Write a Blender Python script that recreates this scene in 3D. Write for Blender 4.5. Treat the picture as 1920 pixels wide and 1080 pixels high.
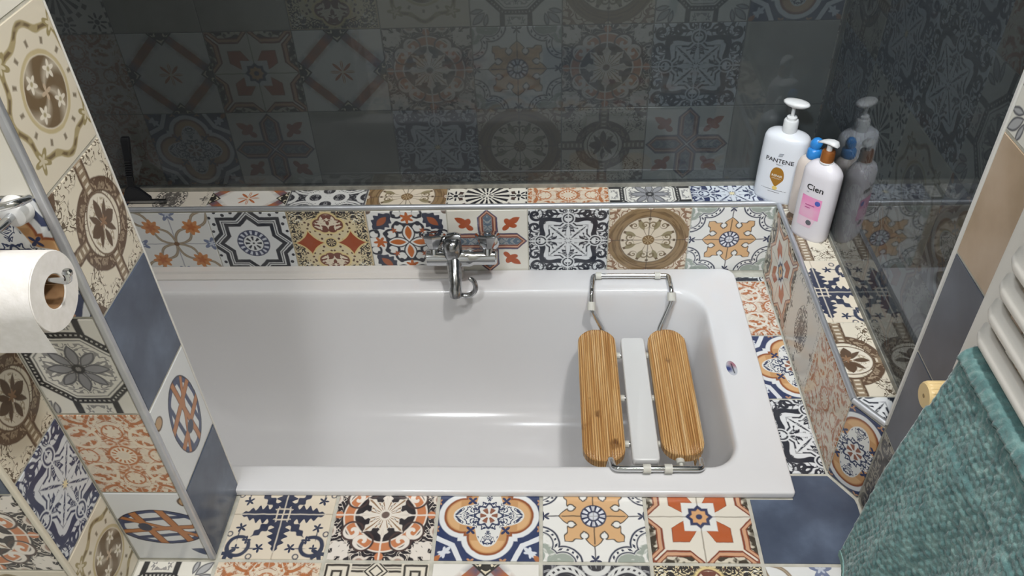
import bpy, bmesh, math, random
from mathutils import Vector, Matrix, noise as mnoise

# ------------------------------------------------------------------ clear
for o in list(bpy.data.objects):
    bpy.data.objects.remove(o, do_unlink=True)
SC = bpy.context.scene
COL = SC.collection
random.seed(4)
PI = math.pi

# ------------------------------------------------------------------ camera
def set_camera():
    cx, cy, cz, yaw, pitch, roll, f = 0.01503, -0.82778, 1.35355, -0.05628, -0.69969, -0.04205, 1547.47
    fw = Vector((math.sin(yaw)*math.cos(pitch), math.cos(yaw)*math.cos(pitch), math.sin(pitch)))
    r = Vector((math.cos(yaw), -math.sin(yaw), 0)); u = r.cross(fw)
    c, s = math.cos(roll), math.sin(roll)
    R = c*r + s*u; U = -s*r + c*u
    cam = bpy.data.cameras.new('camera')
    cam.sensor_fit = 'HORIZONTAL'; cam.sensor_width = 36.0
    cam.lens = f/1920*36.0
    cam.clip_start = 0.02
    o = bpy.data.objects.new('camera', cam); COL.objects.link(o)
    m = Matrix.Identity(4)
    for i in range(3):
        m[i][0], m[i][1], m[i][2] = R[i], U[i], -fw[i]
    m[0][3], m[1][3], m[2][3] = cx, cy, cz
    o.matrix_world = m
    SC.camera = o
set_camera()

# ------------------------------------------------------------------ world, lights, exposure
W = bpy.data.worlds.new('world'); SC.world = W
W.use_nodes = True
W.node_tree.nodes['Background'].inputs[0].default_value = (0.8, 0.85, 0.9, 1)
W.node_tree.nodes['Background'].inputs[1].default_value = 0.15
VS = SC.view_settings
VS.view_transform = 'Standard'; VS.look = 'None'; VS.exposure = 0.08; VS.gamma = 1.0
VS.use_curve_mapping = False

def area(name, loc, size, power, col, target=None, shape='DISK'):
    l = bpy.data.lights.new(name, 'AREA'); l.shape = shape; l.size = size
    l.energy = power; l.color = col
    o = bpy.data.objects.new(name, l); COL.objects.link(o); o.location = loc
    if target is not None:
        d = Vector(target) - Vector(loc)
        o.rotation_euler = d.to_track_quat('-Z', 'Y').to_euler()
    return o
area('ceiling_lamp', (0.46, -0.22, 2.36), 0.18, 28.0, (0.99, 0.975, 0.965))
area('ceiling_lamp', (-0.60, -0.95, 2.36), 0.22, 18.0, (0.955, 0.975, 1.0))
area('ceiling_spot', (-0.10, 0.25, 2.37), 0.07, 3.5, (0.90, 0.95, 1.0))
area('ceiling_spot', (0.28, -0.62, 2.37), 0.06, 2.6, (0.98, 0.97, 0.96))
sp = area('ceiling_spot', (-0.35, -0.80, 2.34), 0.10, 0.9, (0.70, 0.85, 1.0), (0.52, 0.85, 0.22))
sp.data.spread = math.radians(30)

# ------------------------------------------------------------------ object helpers
def obj(name, me, parent=None, mat=None):
    o = bpy.data.objects.new(name, me); COL.objects.link(o)
    if parent is not None: o.parent = parent
    if mat is not None and me is not None:
        if not me.materials: me.materials.append(mat)
    return o
def tag(o, label=None, cat=None, group=None, kind=None):
    if label: o['label'] = label
    if cat: o['category'] = cat
    if group: o['group'] = group
    if kind: o['kind'] = kind
    return o
def thing(name, label, cat, loc=(0, 0, 0), group=None):
    o = bpy.data.objects.new(name, None); COL.objects.link(o)
    o.empty_display_size = 0.05
    o.location = loc
    return tag(o, label, cat, group)
def mesh(name, vs, fs, mat=None, smooth=False, ang=40):
    me = bpy.data.meshes.new(name)
    me.from_pydata([tuple(v) for v in vs], [], fs)
    me.validate()
    bm = bmesh.new(); bm.from_mesh(me)
    bmesh.ops.recalc_face_normals(bm, faces=bm.faces[:])
    bm.to_mesh(me); bm.free()
    if smooth:
        me.shade_smooth()
        me.set_sharp_from_angle(angle=math.radians(ang))
    if mat: me.materials.append(mat)
    return me
class MB:
    def __init__(s): s.v = []; s.f = []
    def add(s, vs, fs):
        n = len(s.v); s.v += [tuple(v) for v in vs]; s.f += [tuple(i+n for i in f) for f in fs]; return s
    def box(s, x0, x1, y0, y1, z0, z1):
        v = [(x, y, z) for z in (z0, z1) for y in (y0, y1) for x in (x0, x1)]
        return s.add(v, [(0, 2, 3, 1), (4, 5, 7, 6), (0, 1, 5, 4), (2, 6, 7, 3), (0, 4, 6, 2), (1, 3, 7, 5)])
    def prism(s, poly, z0, z1):
        n = len(poly)
        v = [(x, y, z0) for x, y in poly] + [(x, y, z1) for x, y in poly]
        return s.add(v, [tuple(range(n-1, -1, -1)), tuple(range(n, 2*n))] + [(i, (i+1) % n, n+(i+1) % n, n+i) for i in range(n)])
    def loft(s, rings, cap0=True, cap1=True):
        n = len(rings[0]); vs = [p for r in rings for p in r]; fs = []
        for k in range(len(rings)-1):
            for i in range(n):
                j = (i+1) % n
                fs.append((k*n+i, k*n+j, (k+1)*n+j, (k+1)*n+i))
        if cap0: fs.append(tuple(range(n-1, -1, -1)))
        if cap1: fs.append(tuple((len(rings)-1)*n+i for i in range(n)))
        return s.add(vs, fs)
    def tube(s, path, r, n=12, cap=True):
        path = [Vector(p) for p in path]; rs = r if isinstance(r, (list, tuple)) else [r]*len(path)
        rings = []; up = None
        for i, p in enumerate(path):
            t = (path[min(i+1, len(path)-1)] - path[max(i-1, 0)]).normalized()
            if up is None:
                up = Vector((0, 0, 1)) if abs(t.z) < .9 else Vector((1, 0, 0))
            a = (up - t*up.dot(t)).normalized(); b = t.cross(a); up = a
            rings.append([p + rs[i]*(math.cos(2*PI*k/n)*a + math.sin(2*PI*k/n)*b) for k in range(n)])
        return s.loft(rings, cap, cap)
    def lathe(s, prof, c, axis=(0, 0, 1), n=24):
        ax = Vector(axis).normalized(); u = Vector((1, 0, 0)) if abs(ax.x) < .8 else Vector((0, 1, 0))
        a = (u - ax*u.dot(ax)).normalized(); b = ax.cross(a); c = Vector(c)
        return s.loft([[c + ax*h + r*(math.cos(2*PI*k/n)*a + math.sin(2*PI*k/n)*b) for k in range(n)] for r, h in prof])
    def build(s, name, mat=None, parent=None, smooth=False, ang=40):
        return obj(name, mesh(name, s.v, s.f, mat, smooth, ang), parent)
def fillet(pts, r, k=6):
    """round the corners of a polyline"""
    pts = [Vector(p) for p in pts]; out = [pts[0]]
    for i in range(1, len(pts)-1):
        a, b, c = pts[i-1], pts[i], pts[i+1]
        rr_ = min(r, (a-b).length*.49, (c-b).length*.49)
        p0 = b + (a-b).normalized()*rr_; p1 = b + (c-b).normalized()*rr_
        for j in range(k+1):
            t = j/k; out.append((1-t)**2*p0 + 2*t*(1-t)*b + t*t*p1)
    out.append(pts[-1]); return out
def bevel_mod(o, w, seg=2):
    m = o.modifiers.new('bevel', 'BEVEL'); m.width = w; m.segments = seg; m.limit_method = 'ANGLE'
    return o

# ------------------------------------------------------------------ materials
def lin(h):
    h = h.lstrip('#'); c = [int(h[i:i+2], 16)/255 for i in (0, 2, 4)]
    return tuple(x/12.92 if x <= .04045 else ((x+.055)/1.055)**2.4 for x in c) + (1.0,)
def pbsdf(name, col, rough=.5, metal=0.0, spec=.5, coat=0.0):
    m = bpy.data.materials.new(name); m.use_nodes = True
    b = m.node_tree.nodes['Principled BSDF']
    b.inputs['Base Color'].default_value = lin(col) if isinstance(col, str) else col
    b.inputs['Roughness'].default_value = rough; b.inputs['Metallic'].default_value = metal
    b.inputs['Specular IOR Level'].default_value = spec; b.inputs['Coat Weight'].default_value = coat
    b.inputs['Coat Roughness'].default_value = .05
    return m
def noisy(name, cols, scale, rough=.5, detail=4, bump=0.0, bscale=None, stretch=(1, 1, 1), spec=.5, pos=None, metal=0, sheen=0):
    """noise between a few colours (+ fine bump)"""
    m = pbsdf(name, cols[0], rough, metal, spec); nt = m.node_tree; b = nt.nodes['Principled BSDF']
    tc = nt.nodes.new('ShaderNodeTexCoord'); mp = nt.nodes.new('ShaderNodeMapping')
    mp.inputs['Scale'].default_value = stretch
    nt.links.new(tc.outputs['Object'], mp.inputs['Vector'])
    n = nt.nodes.new('ShaderNodeTexNoise'); n.inputs['Scale'].default_value = scale; n.inputs['Detail'].default_value = detail
    nt.links.new(mp.outputs[0], n.inputs['Vector'])
    cr = nt.nodes.new('ShaderNodeValToRGB'); k = len(cols); e = cr.color_ramp.elements
    pos = pos or [.3 + .4*i/(k-1) for i in range(k)]
    e[0].position = pos[0]; e[0].color = lin(cols[0]); e[1].position = pos[-1]; e[1].color = lin(cols[-1])
    for i in range(1, k-1):
        x = e.new(pos[i]); x.color = lin(cols[i])
    nt.links.new(n.outputs['Fac'], cr.inputs['Fac']); nt.links.new(cr.outputs['Color'], b.inputs['Base Color'])
    if bump:
        n2 = nt.nodes.new('ShaderNodeTexNoise'); n2.inputs['Scale'].default_value = bscale or scale*4; n2.inputs['Detail'].default_value = 3
        nt.links.new(mp.outputs[0], n2.inputs['Vector'])
        bp = nt.nodes.new('ShaderNodeBump'); bp.inputs['Strength'].default_value = bump; bp.inputs['Distance'].default_value = .002
        nt.links.new(n2.outputs['Fac'], bp.inputs['Height']); nt.links.new(bp.outputs[0], b.inputs['Normal'])
    if sheen:
        b.inputs['Sheen Weight'].default_value = sheen
    return m

# ---- a small expression language that grows shader-node graphs (for the printed tile designs)
class S:
    __slots__ = ('g', 's')
    def __init__(self, g, s): self.g = g; self.s = s
    def __add__(a, b): return a.g.m('ADD', a, b)
    __radd__ = __add__
    def __sub__(a, b): return a.g.m('SUBTRACT', a, b)
    def __rsub__(a, b): return a.g.m('SUBTRACT', b, a)
    def __mul__(a, b): return a.g.m('MULTIPLY', a, b)
    __rmul__ = __mul__
    def __truediv__(a, b): return a.g.m('DIVIDE', a, b)
    def __neg__(a): return a.g.m('MULTIPLY', a, -1.0)
class Tile:
    """one tile design: u, v in -1..1 over a 200 mm tile"""
    def __init__(self, name, wob=.012, rough=.22):
        self.mat = bpy.data.materials.new(name); self.mat.use_nodes = True
        self.nt = self.mat.node_tree; self.N = self.nt.nodes; self.L = self.nt.links
        self.b = self.N['Principled BSDF']; self.b.inputs['Roughness'].default_value = rough
        tc = self.N.new('ShaderNodeTexCoord')
        sc = self.vm('SCALE', tc.outputs['Object'], sc=10.0)
        nz = self.N.new('ShaderNodeTexNoise'); nz.inputs['Scale'].default_value = 5.0; nz.inputs['Detail'].default_value = 2.0
        self.L.new(sc, nz.inputs['Vector'])
        off = self.vm('SUBTRACT', nz.outputs['Color'], (.5, .5, .5)); off = self.vm('SCALE', off, sc=wob*2.2)
        P = self.vm('ADD', sc, off)
        self.raw = sc
        sp = self.N.new('ShaderNodeSeparateXYZ'); self.L.new(P, sp.inputs[0])
        self.u = S(self, sp.outputs[0]); self.v = S(self, sp.outputs[1])
        self.X = self.m('ABSOLUTE', self.u); self.Y = self.m('ABSOLUTE', self.v)
        self.M = self.max(self.X, self.Y); self.n = self.min(self.X, self.Y)
        self.P1 = self.vec(self.u, self.v); self.P4 = self.vec(self.X, self.Y); self.P8 = self.vec(self.M, self.n)
        self.r = self.dist(self.P1, (0, 0)); self.th = self.m('ARCTAN2', self.v, self.u)
        self.col = None
    def _in(self, node, i, x):
        if x is None: return
        if isinstance(x, S): self.L.new(x.s, node.inputs[i])
        else: node.inputs[i].default_value = float(x)
    def m(self, op, a, b=None, c=None, clamp=False):
        n = self.N.new('ShaderNodeMath'); n.operation = op; n.use_clamp = clamp
        self._in(n, 0, a); self._in(n, 1, b); self._in(n, 2, c)
        return S(self, n.outputs[0])
    def vm(self, op, a, b=None, sc=None):
        n = self.N.new('ShaderNodeVectorMath'); n.operation = op
        if isinstance(a, tuple): n.inputs[0].default_value = a
        else: self.L.new(a, n.inputs[0])
        if b is not None:
            if isinstance(b, tuple): n.inputs[1].default_value = b
            else: self.L.new(b, n.inputs[1])
        if sc is not None:
            if isinstance(sc, S): self.L.new(sc.s, n.inputs['Scale'])
            else: n.inputs['Scale'].default_value = sc
        return n.outputs['Value'] if op in ('DISTANCE', 'DOT_PRODUCT', 'LENGTH') else n.outputs[0]
    def vec(self, a, b):
        n = self.N.new('ShaderNodeCombineXYZ'); self.L.new(a.s, n.inputs[0]); self.L.new(b.s, n.inputs[1]); return n.outputs[0]
    def max(self, a, b): return self.m('MAXIMUM', a, b)
    def min(self, a, b): return self.m('MINIMUM', a, b)
    def abs(self, a): return self.m('ABSOLUTE', a)
    def cos(self, a): return self.m('COSINE', a)
    def sin(self, a): return self.m('SINE', a)
    def dist(self, P, c): return S(self, self.vm('DISTANCE', P, (c[0], c[1], 0.0)))
    def circ(self, P, c, r): return self.dist(P, c) - r
    def ring(self, P, c, r, w): return self.abs(self.dist(P, c) - r) - w
    def local(self, P, c, ang):
        d = self.vm('SUBTRACT', P, (c[0], c[1], 0.0)); ca, sa = math.cos(ang), math.sin(ang)
        return (S(self, self.vm('DOT_PRODUCT', d, (ca, sa, 0.0))), S(self, self.vm('DOT_PRODUCT', d, (-sa, ca, 0.0))))
    def leaf(self, P, c, ang, a, b, ser=0, k=0):
        """pointed leaf, half length a, half width b, optional serration"""
        x, y = self.local(P, c, ang)
        xx = x*(1/a); e = self.m('MULTIPLY_ADD', xx*xx, -b, b)
        if ser: e = e*(self.m('MULTIPLY_ADD', self.cos(x*k), ser, 1.0))
        return self.abs(y) - e
    def box(self, P, c, ang, a, b):
        x, y = self.local(P, c, ang)
        return self.max(self.abs(x) - a, self.abs(y) - b)
    def flower(self, P, c, r0, r1, k, ph=0.0):
        d = self.vm('SUBTRACT', P, (c[0], c[1], 0.0))
        n = self.N.new('ShaderNodeSeparateXYZ'); self.L.new(d, n.inputs[0])
        t = self.m('ARCTAN2', S(self, n.outputs[1]), S(self, n.outputs[0]))
        return self.m('MULTIPLY_ADD', self.cos(self.m('MULTIPLY_ADD', t, float(k), ph)), -r1, S(self, self.vm('LENGTH', d))) - r0
    def spiral(self, P, c, R, turns=1.6, w=.45, ph=0.0, hand=1):
        """scroll: spiral stripe inside radius R"""
        d = self.vm('SUBTRACT', P, (c[0], c[1], 0.0))
        n = self.N.new('ShaderNodeSeparateXYZ'); self.L.new(d, n.inputs[0])
        t = self.m('ARCTAN2', S(self, n.outputs[1]), S(self, n.outputs[0]))
        rr = S(self, self.vm('LENGTH', d))
        a = self.m('MULTIPLY_ADD', rr, turns*2*PI/R, t*float(hand)) + ph
        s = (self.m('MULTIPLY_ADD', self.cos(a), -1.0, 1-2*w))*(R/(turns*6))
        return self.max(s, rr - R)
    def noise(self, P, scale, detail=1.0, dist=0.0, seed=0.0):
        n = self.N.new('ShaderNodeTexNoise'); n.inputs['Scale'].default_value = scale
        n.inputs['Detail'].default_value = detail; n.inputs['Distortion'].default_value = dist
        v = self.vm('ADD', P, (seed, seed*1.7, seed*.3)); self.L.new(v, n.inputs['Vector'])
        return S(self, n.outputs['Fac'])
    def cells(self, P, scale):
        n = self.N.new('ShaderNodeTexVoronoi'); n.inputs['Scale'].default_value = scale
        self.L.new(P, n.inputs['Vector']); return S(self, n.outputs['Distance'])
    def fil(self, P, scale, w, dist=1.0, seed=0.0):
        """filigree: thin contour lines of folded noise (d<0 on the line)"""
        return self.abs(self.noise(P, scale, 1.0, dist, seed) - .5) - w
    def OR(self, *d):
        x = d[0]
        for y in d[1:]: x = self.min(x, y)
        return x
    def AND(self, *d):
        x = d[0]
        for y in d[1:]: x = self.max(x, y)
        return x
    def base(self, h):
        n = self.N.new('ShaderNodeRGB'); n.outputs[0].default_value = lin(h); self.col = n.outputs[0]
    def lay(self, d, h, w=.022, a=1.0):
        f = self.m('MULTIPLY_ADD', d, -1.0/w, .5, clamp=True)
        if a < 1: f = f*a
        n = self.N.new('ShaderNodeMix'); n.data_type = 'RGBA'
        self.L.new(f.s, n.inputs[0]); self.L.new(self.col, n.inputs[6]); n.inputs[7].default_value = lin(h)
        self.col = n.outputs[2]
    def done(self, wear=.10):
        # aged print: faint cloudy fading
        nz = self.noise(self.raw, 2.3, 4.0, 0, 5.0)
        f = self.m('MULTIPLY_ADD', nz, wear*2.4, -wear*.7, clamp=True)
        n = self.N.new('ShaderNodeMix'); n.data_type = 'RGBA'
        self.L.new(f.s, n.inputs[0]); self.L.new(self.col, n.inputs[6]); n.inputs[7].default_value = lin('C8C3B9')
        self.L.new(n.outputs[2], self.b.inputs['Base Color'])
        return self.mat

T = {}
NAVY = '2C3350'; INK = '2A2D38'; WHITE = 'E0E0DC'; CREAM = 'DCD2C0'; RUST = 'A4522C'; ORANGE = 'C07A48'

def d_ribbon():
    t = Tile('tile_ribbon_flowers'); t.base('DADBD9')
    t.lay(t.n - .012, '8E909A')
    s, y = t.local(t.P4, (0, 0), PI/4); ay = t.abs(y)
    loop = t.abs(ay - t.abs(t.sin(s*4.4))*.17) - .036
    t.lay(loop, '85735C'); t.lay(t.abs(ay - t.abs(t.sin(s*4.4))*.17) - .012, 'A89A84')
    t.lay(t.flower(t.P4, (.52, .52), .21, .04, 8), 'BE7E4A'); t.lay(t.flower(t.P4, (.52, .52), .10, .03, 5), 'A8602C', .06)
    t.lay(t.flower(t.P8, (.90, 0), .15, .06, 5), '6B7694'); t.lay(t.flower(t.P8, (.92, 0), .07, .03, 5), 'B9C0CC')
    t.lay(t.r - .07, '6B4A2C'); return t.done()
def d_star():
    t = Tile('tile_eight_point_star'); t.base('DCDFE0')
    q = t.min(t.M, (t.X + t.Y)*.7071)
    t.lay(t.AND(t.cells(t.P8, 5.0) - .24, .82 - q), INK)
    t.lay(t.abs(q - .76) - .05, '272B35'); t.lay(t.abs(q - .665) - .014, '272B35'); t.lay(t.abs(q - .575) - .05, '272B35')
    t.lay(t.abs(t.r - .33) - .085, '39405C'); t.lay(t.AND(t.abs(t.r - .33) - .055, (.15 - t.cos(t.th*16))*.08), 'C9CED8')
    t.lay(t.r - .24, 'DCDFE0'); t.lay(t.AND(t.abs(t.r - .15) - .06, (.1 - t.cos(t.th*8))*.08), INK); t.lay(t.r - .03, INK)
    return t.done()
def d_lace():
    t = Tile('tile_rust_lace'); t.base('D2C4A0')
    t.lay(t.cells(t.P4, 9.0) - .30, '5A4034')
    t.lay(t.AND(.62 - t.n, t.fil(t.P4, 6, .05, 1.5)), 'E0DCCC')
    t.lay(t.AND(.70 - t.M, t.fil(t.P4, 7, .06, 1.5, 2.0)), '2F2C2C')
    d = t.m('POWER', t.abs(t.X - .54) + .001, .72) + t.m('POWER', t.Y + .001, .72)
    t.lay(d - .56, 'D8C48C', .05); t.lay(d - .49, '9A4826')
    e = t.OR(t.circ(t.P4, (0, .66), .24), t.circ(t.P4, (.22, .56), .17), t.circ(t.P4, (.1, .46), .14))
    t.lay(e - .05, 'D8C48C', .05); t.lay(e, '6E4034'); t.lay(t.AND(e + .04, t.fil(t.P4, 5, .06, 1.0, 3.0)), 'D9CDB8')
    t.lay(t.r - .17, 'D8C48C'); t.lay(t.r - .13, '3A302C'); t.lay(t.AND(t.r - .1, (.2 - t.cos(t.th*8))*.08), 'CDBB94')
    t.lay(.965 - t.M, 'C9B48E'); return t.done(.06)
def d_tulip():
    t = Tile('tile_orange_tulip_cross'); t.base('E0E0DC')
    t.lay(t.ring(t.P8, (.44, .23), .15, .035), INK); t.lay(t.circ(t.P8, (.58, .26), .07), INK)
    t.lay(t.AND(t.ring(t.P8, (.88, .24), .13, .03), .14 - t.n), INK); t.lay(t.circ(t.P8, (.80, .33), .06), INK)
    t.lay(t.leaf(t.P8, (.28, 0), 0, .30, .17), INK); t.lay(t.leaf(t.P8, (.28, 0), 0, .26, .135), 'E0E0DC'); t.lay(t.leaf(t.P8, (.29, 0), 0, .21, .085), 'B86428')
    t.lay(t.box(t.P8, (.55, 0), 0, .04, .13), INK)
    t.lay(t.flower(t.P8, (.74, 0), .13, .045, 6), 'B4602C')
    t.lay(t.leaf(t.P4, (.64, .64), -PI/4, .34, .22, .16, 42), '33384A'); t.lay(t.leaf(t.P4, (.64, .64), -PI/4, .19, .09), '9C5636')
    t.lay(t.flower(t.P4, (.36, .36), .06, .025, 5), 'A85A34')
    t.lay(t.circ(t.P4, (.98, .98), .12), '6A5A50'); return t.done(.06)
def d_cross():
    t = Tile('tile_pointed_cross'); t.base('DEDBD0')
    d = t.AND(t.n - .25, (t.M + t.n) - .98, .02 - t.M + t.n*.9)
    sp = t.AND(t.cells(t.P4, 8.0) - .16, .42 - t.n, t.circ(t.P4, (.62, .62), .36))
    t.lay(sp, '3C3A40', .05)
    t.lay(t.OR(t.flower(t.P4, (.52, .50), .14, .07, 3, .6), t.leaf(t.P4, (.64, .62), .6, .2, .09)), 'A8502A')
    t.lay(d, '3E4060'); t.lay(d + .035, '8A5E54'); t.lay(d + .065, 'D2A88C'); t.lay(d + .095, '7A4234'); t.lay(d + .14, '8E9496')
    t.lay(t.AND(d + .15, t.fil(t.P8, 5, .07, 1.2)), '5A6A7A'); return t.done(.06)
def d_scroll(name, ink, light, star):
    t = Tile(name); t.base(light)
    t.lay(t.AND(.78 - t.r, t.fil(t.P4, 4.5, .045, 1.2, 1.0)), ink, .03)
    fr = t.abs(t.r - (t.cos(t.th*4)*(-.09) + t.cos(t.th*8)*.05 + .74)) - .075
    t.lay(fr, ink)
    t.lay(t.spiral(t.P8, (.82, .42), .17, 1.1, .55, .6), ink)
    t.lay(t.spiral(t.P4, (.80, .80), .20, 1.2, .5, 2.0), ink); t.lay(t.spiral(t.P8, (.93, .14), .12, 1.1, .5, 1.0), ink)
    q = t.min(t.M, (t.X + t.Y)*.7071); st = q - .40
    t.lay(t.abs(st - .07) - .02, ink); t.lay(st, ink)
    t.lay(t.leaf(t.P4, (.26, .26), PI/4, .32, .13, .35, 52), light); t.lay(t.leaf(t.P4, (.26, .26), PI/4, .30, .025), ink)
    t.lay(t.leaf(t.P8, (.24, 0), 0, .22, .055), light)
    t.lay(t.AND(st + .02, t.fil(t.P4, 8, .05, 1.0, 6.0)), light, .04, .7)
    t.lay(t.circ(t.P8, (.68, 0), .17), light); t.lay(t.ring(t.P8, (.68, 0), .12, .02), ink); t.lay(t.AND(t.circ(t.P8, (.68, 0), .09), t.fil(t.P8, 9, .06)), ink)
    t.lay(t.AND(t.n - .014, .12 - t.r), light); t.lay(t.flower(t.P1, (0, 0), .06, .02, 8), star); return t.done(.05)
def d_medallion():
    t = Tile('tile_brown_medallion'); t.base('D4C6B0')
    t.lay(t.AND(.99 - t.r, t.fil(t.P4, 5, .06, 1.0)), '8A6A52')
    wood = t.abs(t.r - .86) - .15
    t.lay(wood, '8C7352'); t.lay(t.AND(wood + .02, (t.noise(t.vec(t.r*9.0, t.th*.6), 2.0, 2.0) - .46)*.25), '6E583C')
    t.lay(t.circ(t.P8, (1.0, 0), .09), 'D4C6B0'); t.lay(t.ring(t.P8, (1.0, 0), .09, .014), '6E4A38')
    t.lay(t.r - .70, 'D8CCB8'); t.lay(t.abs(t.r - .705) - .014, '6A5844')
    t.lay(t.AND(t.r - .62, .13 - t.r, (t.abs(t.cos(t.th*4 + t.r*0.0)) - .10)*.08), '6A5844')
    t.lay(t.AND(t.leaf(t.P8, (.46, .19), .40, .17, .07)), '8E8466'); t.lay(t.spiral(t.P8, (.46, .10), .11, 1.3, .42), '7A6A50')
    t.lay(t.spiral(t.P4, (.36, .44), .10, 1.3, .42), '7A6A50'); t.lay(t.AND(t.abs(t.r - .64) - .03, (.6 - t.cos(t.th*16))*.08), '6A5844')
    t.lay(t.n - .009, '4A4036'); t.lay(t.r - .15, '7A6244'); t.lay(t.AND(t.r - .12, (.3 - t.cos(t.th*8))*.08), 'B09A78'); return t.done(.05)
def d_sun():
    t = Tile('tile_orange_sunburst'); t.base('E0DFDA')
    d = t.OR(t.circ(t.P4, (1.02, .60), .36), t.circ(t.P4, (.60, 1.02), .36), t.circ(t.P4, (.95, .95), .40))
    t.lay(t.AND(d + .14, (t.noise(t.P4, 4.0, 2.0, 1.0) - .5)*.25), '98A096')
    t.lay(t.abs(d) - .018, '2E3448'); t.lay(t.abs(d + .115) - .014, '2E3448')
    t.lay(t.AND(t.abs(d + .057) - .022, (.35 - t.cos(t.th*52))*.08), '2E3448')
    t.lay(t.n - .010, '2E3448')
    st = t.OR(t.r - .38, t.leaf(t.P8, (.43, 0), 0, .23, .17), t.leaf(t.P4, (.36, .36), PI/4, .26, .15, .25, 30))
    hole = .080 - t.dist(t.P8, (.43, .185))
    st = t.AND(st, hole)
    t.lay(st - .02, '3A3430'); t.lay(st + .006, 'CFA678'); t.lay(t.AND(t.n - .010, .24 - t.r, t.r - .6), '5A4636')
    t.lay(t.r - .25, '343A52'); t.lay(t.AND(t.abs(t.r - .17) - .05, (-.25 - t.cos(t.th*12))*.08), 'D8DAE0'); t.lay(t.abs(t.r - .10) - .016, '343A52'); t.lay(t.r - .085, 'D0D2D8')
    t.lay(t.n - .008, '4A4038', .02, .6)
    t.lay(t.flower(t.P8, (.94, 0), .07, .05, 5), '343A52'); return t.done(.06)
def d_bouquet():
    t = Tile('tile_grey_bouquet'); t.base('D4CCBE')
    e = t.leaf(t.P1, (0, 0), PI/2, .75, .42)
    t.lay(t.AND(e, t.fil(t.P4, 6, .075, 2.0, 4.0)), '45423F'); t.lay(t.AND(e + .18, (t.noise(t.P4, 7, 2.0, 1.0) - .5)*.25), '5A5652')
    t.lay(t.flower(t.P8, (.86, 0), .07, .04, 4), '6A6660'); t.lay(t.AND(t.fil(t.P4, 7, .03, 1.0), .86 - t.M), '8A847A'); return t.done(.06)
def d_diamond():
    t = Tile('tile_orange_diamond'); t.base('DEDBD4')
    s = t.X + t.Y; band = t.abs(s - 1.02) - .14
    t.lay(band, 'B0683A'); t.lay(t.AND(band, t.abs(t.X - t.Y) - .22), '8A5638', .3); t.lay(t.AND(band, .52 - t.abs(t.X - t.Y)), '4A5068', .35)
    tri = t.AND((t.n + (1.0 - t.M)) - .30, -1.0*t.n - 1)
    t.lay(tri, '2A2826'); t.lay(t.AND(tri + .05, t.fil(t.P8, 6, .06, .6)), 'D8CDB4')
    t.lay(t.AND(t.r - .30, t.flower(t.P1, (0, 0), .16, .13, 8)), 'B4663A'); t.lay(t.AND(t.n - .012, t.r - .3), 'E4DCCE')
    t.lay(t.r - .04, 'E0D4B8'); return t.done(.06)
def d_interlace():
    t = Tile('tile_black_interlace'); t.base('34343A')
    t.lay(t.AND(t.fil(t.P4, 5, .03, 1.0)), '8A8A8C')
    t.lay(t.ring(t.P4, (.55, .55), .34, .07), 'CFCFCC'); t.lay(t.AND(t.ring(t.P4, (.55, .55), .34, .022), (.2 - t.cos(t.th*70))*.08), '34343A')
    t.lay(t.spiral(t.P4, (.55, .55), .22, 1.4, .5), 'CFCFCC')
    t.lay(t.ring(t.P8, (.30, 0), .20, .05), 'CFCFCC'); t.lay(t.ring(t.P8, (1.0, 0), .22, .05), 'CFCFCC')
    t.lay(t.flower(t.P1, (0, 0), .10, .04, 4), 'CFCFCC'); t.lay(.95 - t.M, '55555A'); return t.done(.05)
def d_zellige():
    t = Tile('tile_black_rosette'); t.base('DCD8CC')
    t.lay(t.AND(t.abs(t.r - .36) - .20, (.0 - t.cos(t.th*16))*.08, ), '25252A')
    t.lay(t.AND(t.abs(t.r - .09) - .05, (.2 - t.cos(t.th*8))*.08), '25252A')
    for c in ((.72, .72), (.78, .0), (.0, .78)):
        t.lay(t.AND(t.ring(t.P4, c, .15, .065), t.flower(t.P4, c, .12, .12, 8)), '2A2A30'); t.lay(t.circ(t.P4, c, .06), '2A2A30')
    t.lay(t.AND(t.abs(t.r - .66) - .05, (.1 - t.cos(t.th*16 + PI))*.08), '4A3A34')
    t.lay(t.AND(.90 - t.M, (t.abs(t.cos(t.X*14)) - .75)*.08, (t.abs(t.cos(t.Y*14)) - .75)*.08), '25252A'); return t.done(.05)
def d_arabesque(name, o, c, bg):
    t = Tile(name); t.base(bg)
    t.lay((t.noise(t.P4, 2.0, 1.5, 2.6, 1.0) - .50)*.25, o)
    t.lay(t.AND(t.fil(t.P4, 3.6, .018, 2.0, 2.0)), '9A6848', .03)
    t.lay(t.AND((t.noise(t.P4, 3.4, 1.0, 2.6, 7.0) - .40)*.25), c)
    t.lay(t.ring(t.P4, (.5, .45), .24, .03), c); t.lay(t.flower(t.P8, (.58, 0), .14, .06, 5), c); t.lay(t.ring(t.P8, (.58, 0), .16, .015), o)
    t.lay(t.r - .25, o); t.lay(t.r - .21, c); t.lay(t.AND(t.abs(t.r - .155) - .035, (.2 - t.cos(t.th*14))*.08), o); t.lay(t.r - .09, bg)
    t.lay(t.n - .008, bg, .02, .7); return t.done(.05)
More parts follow.
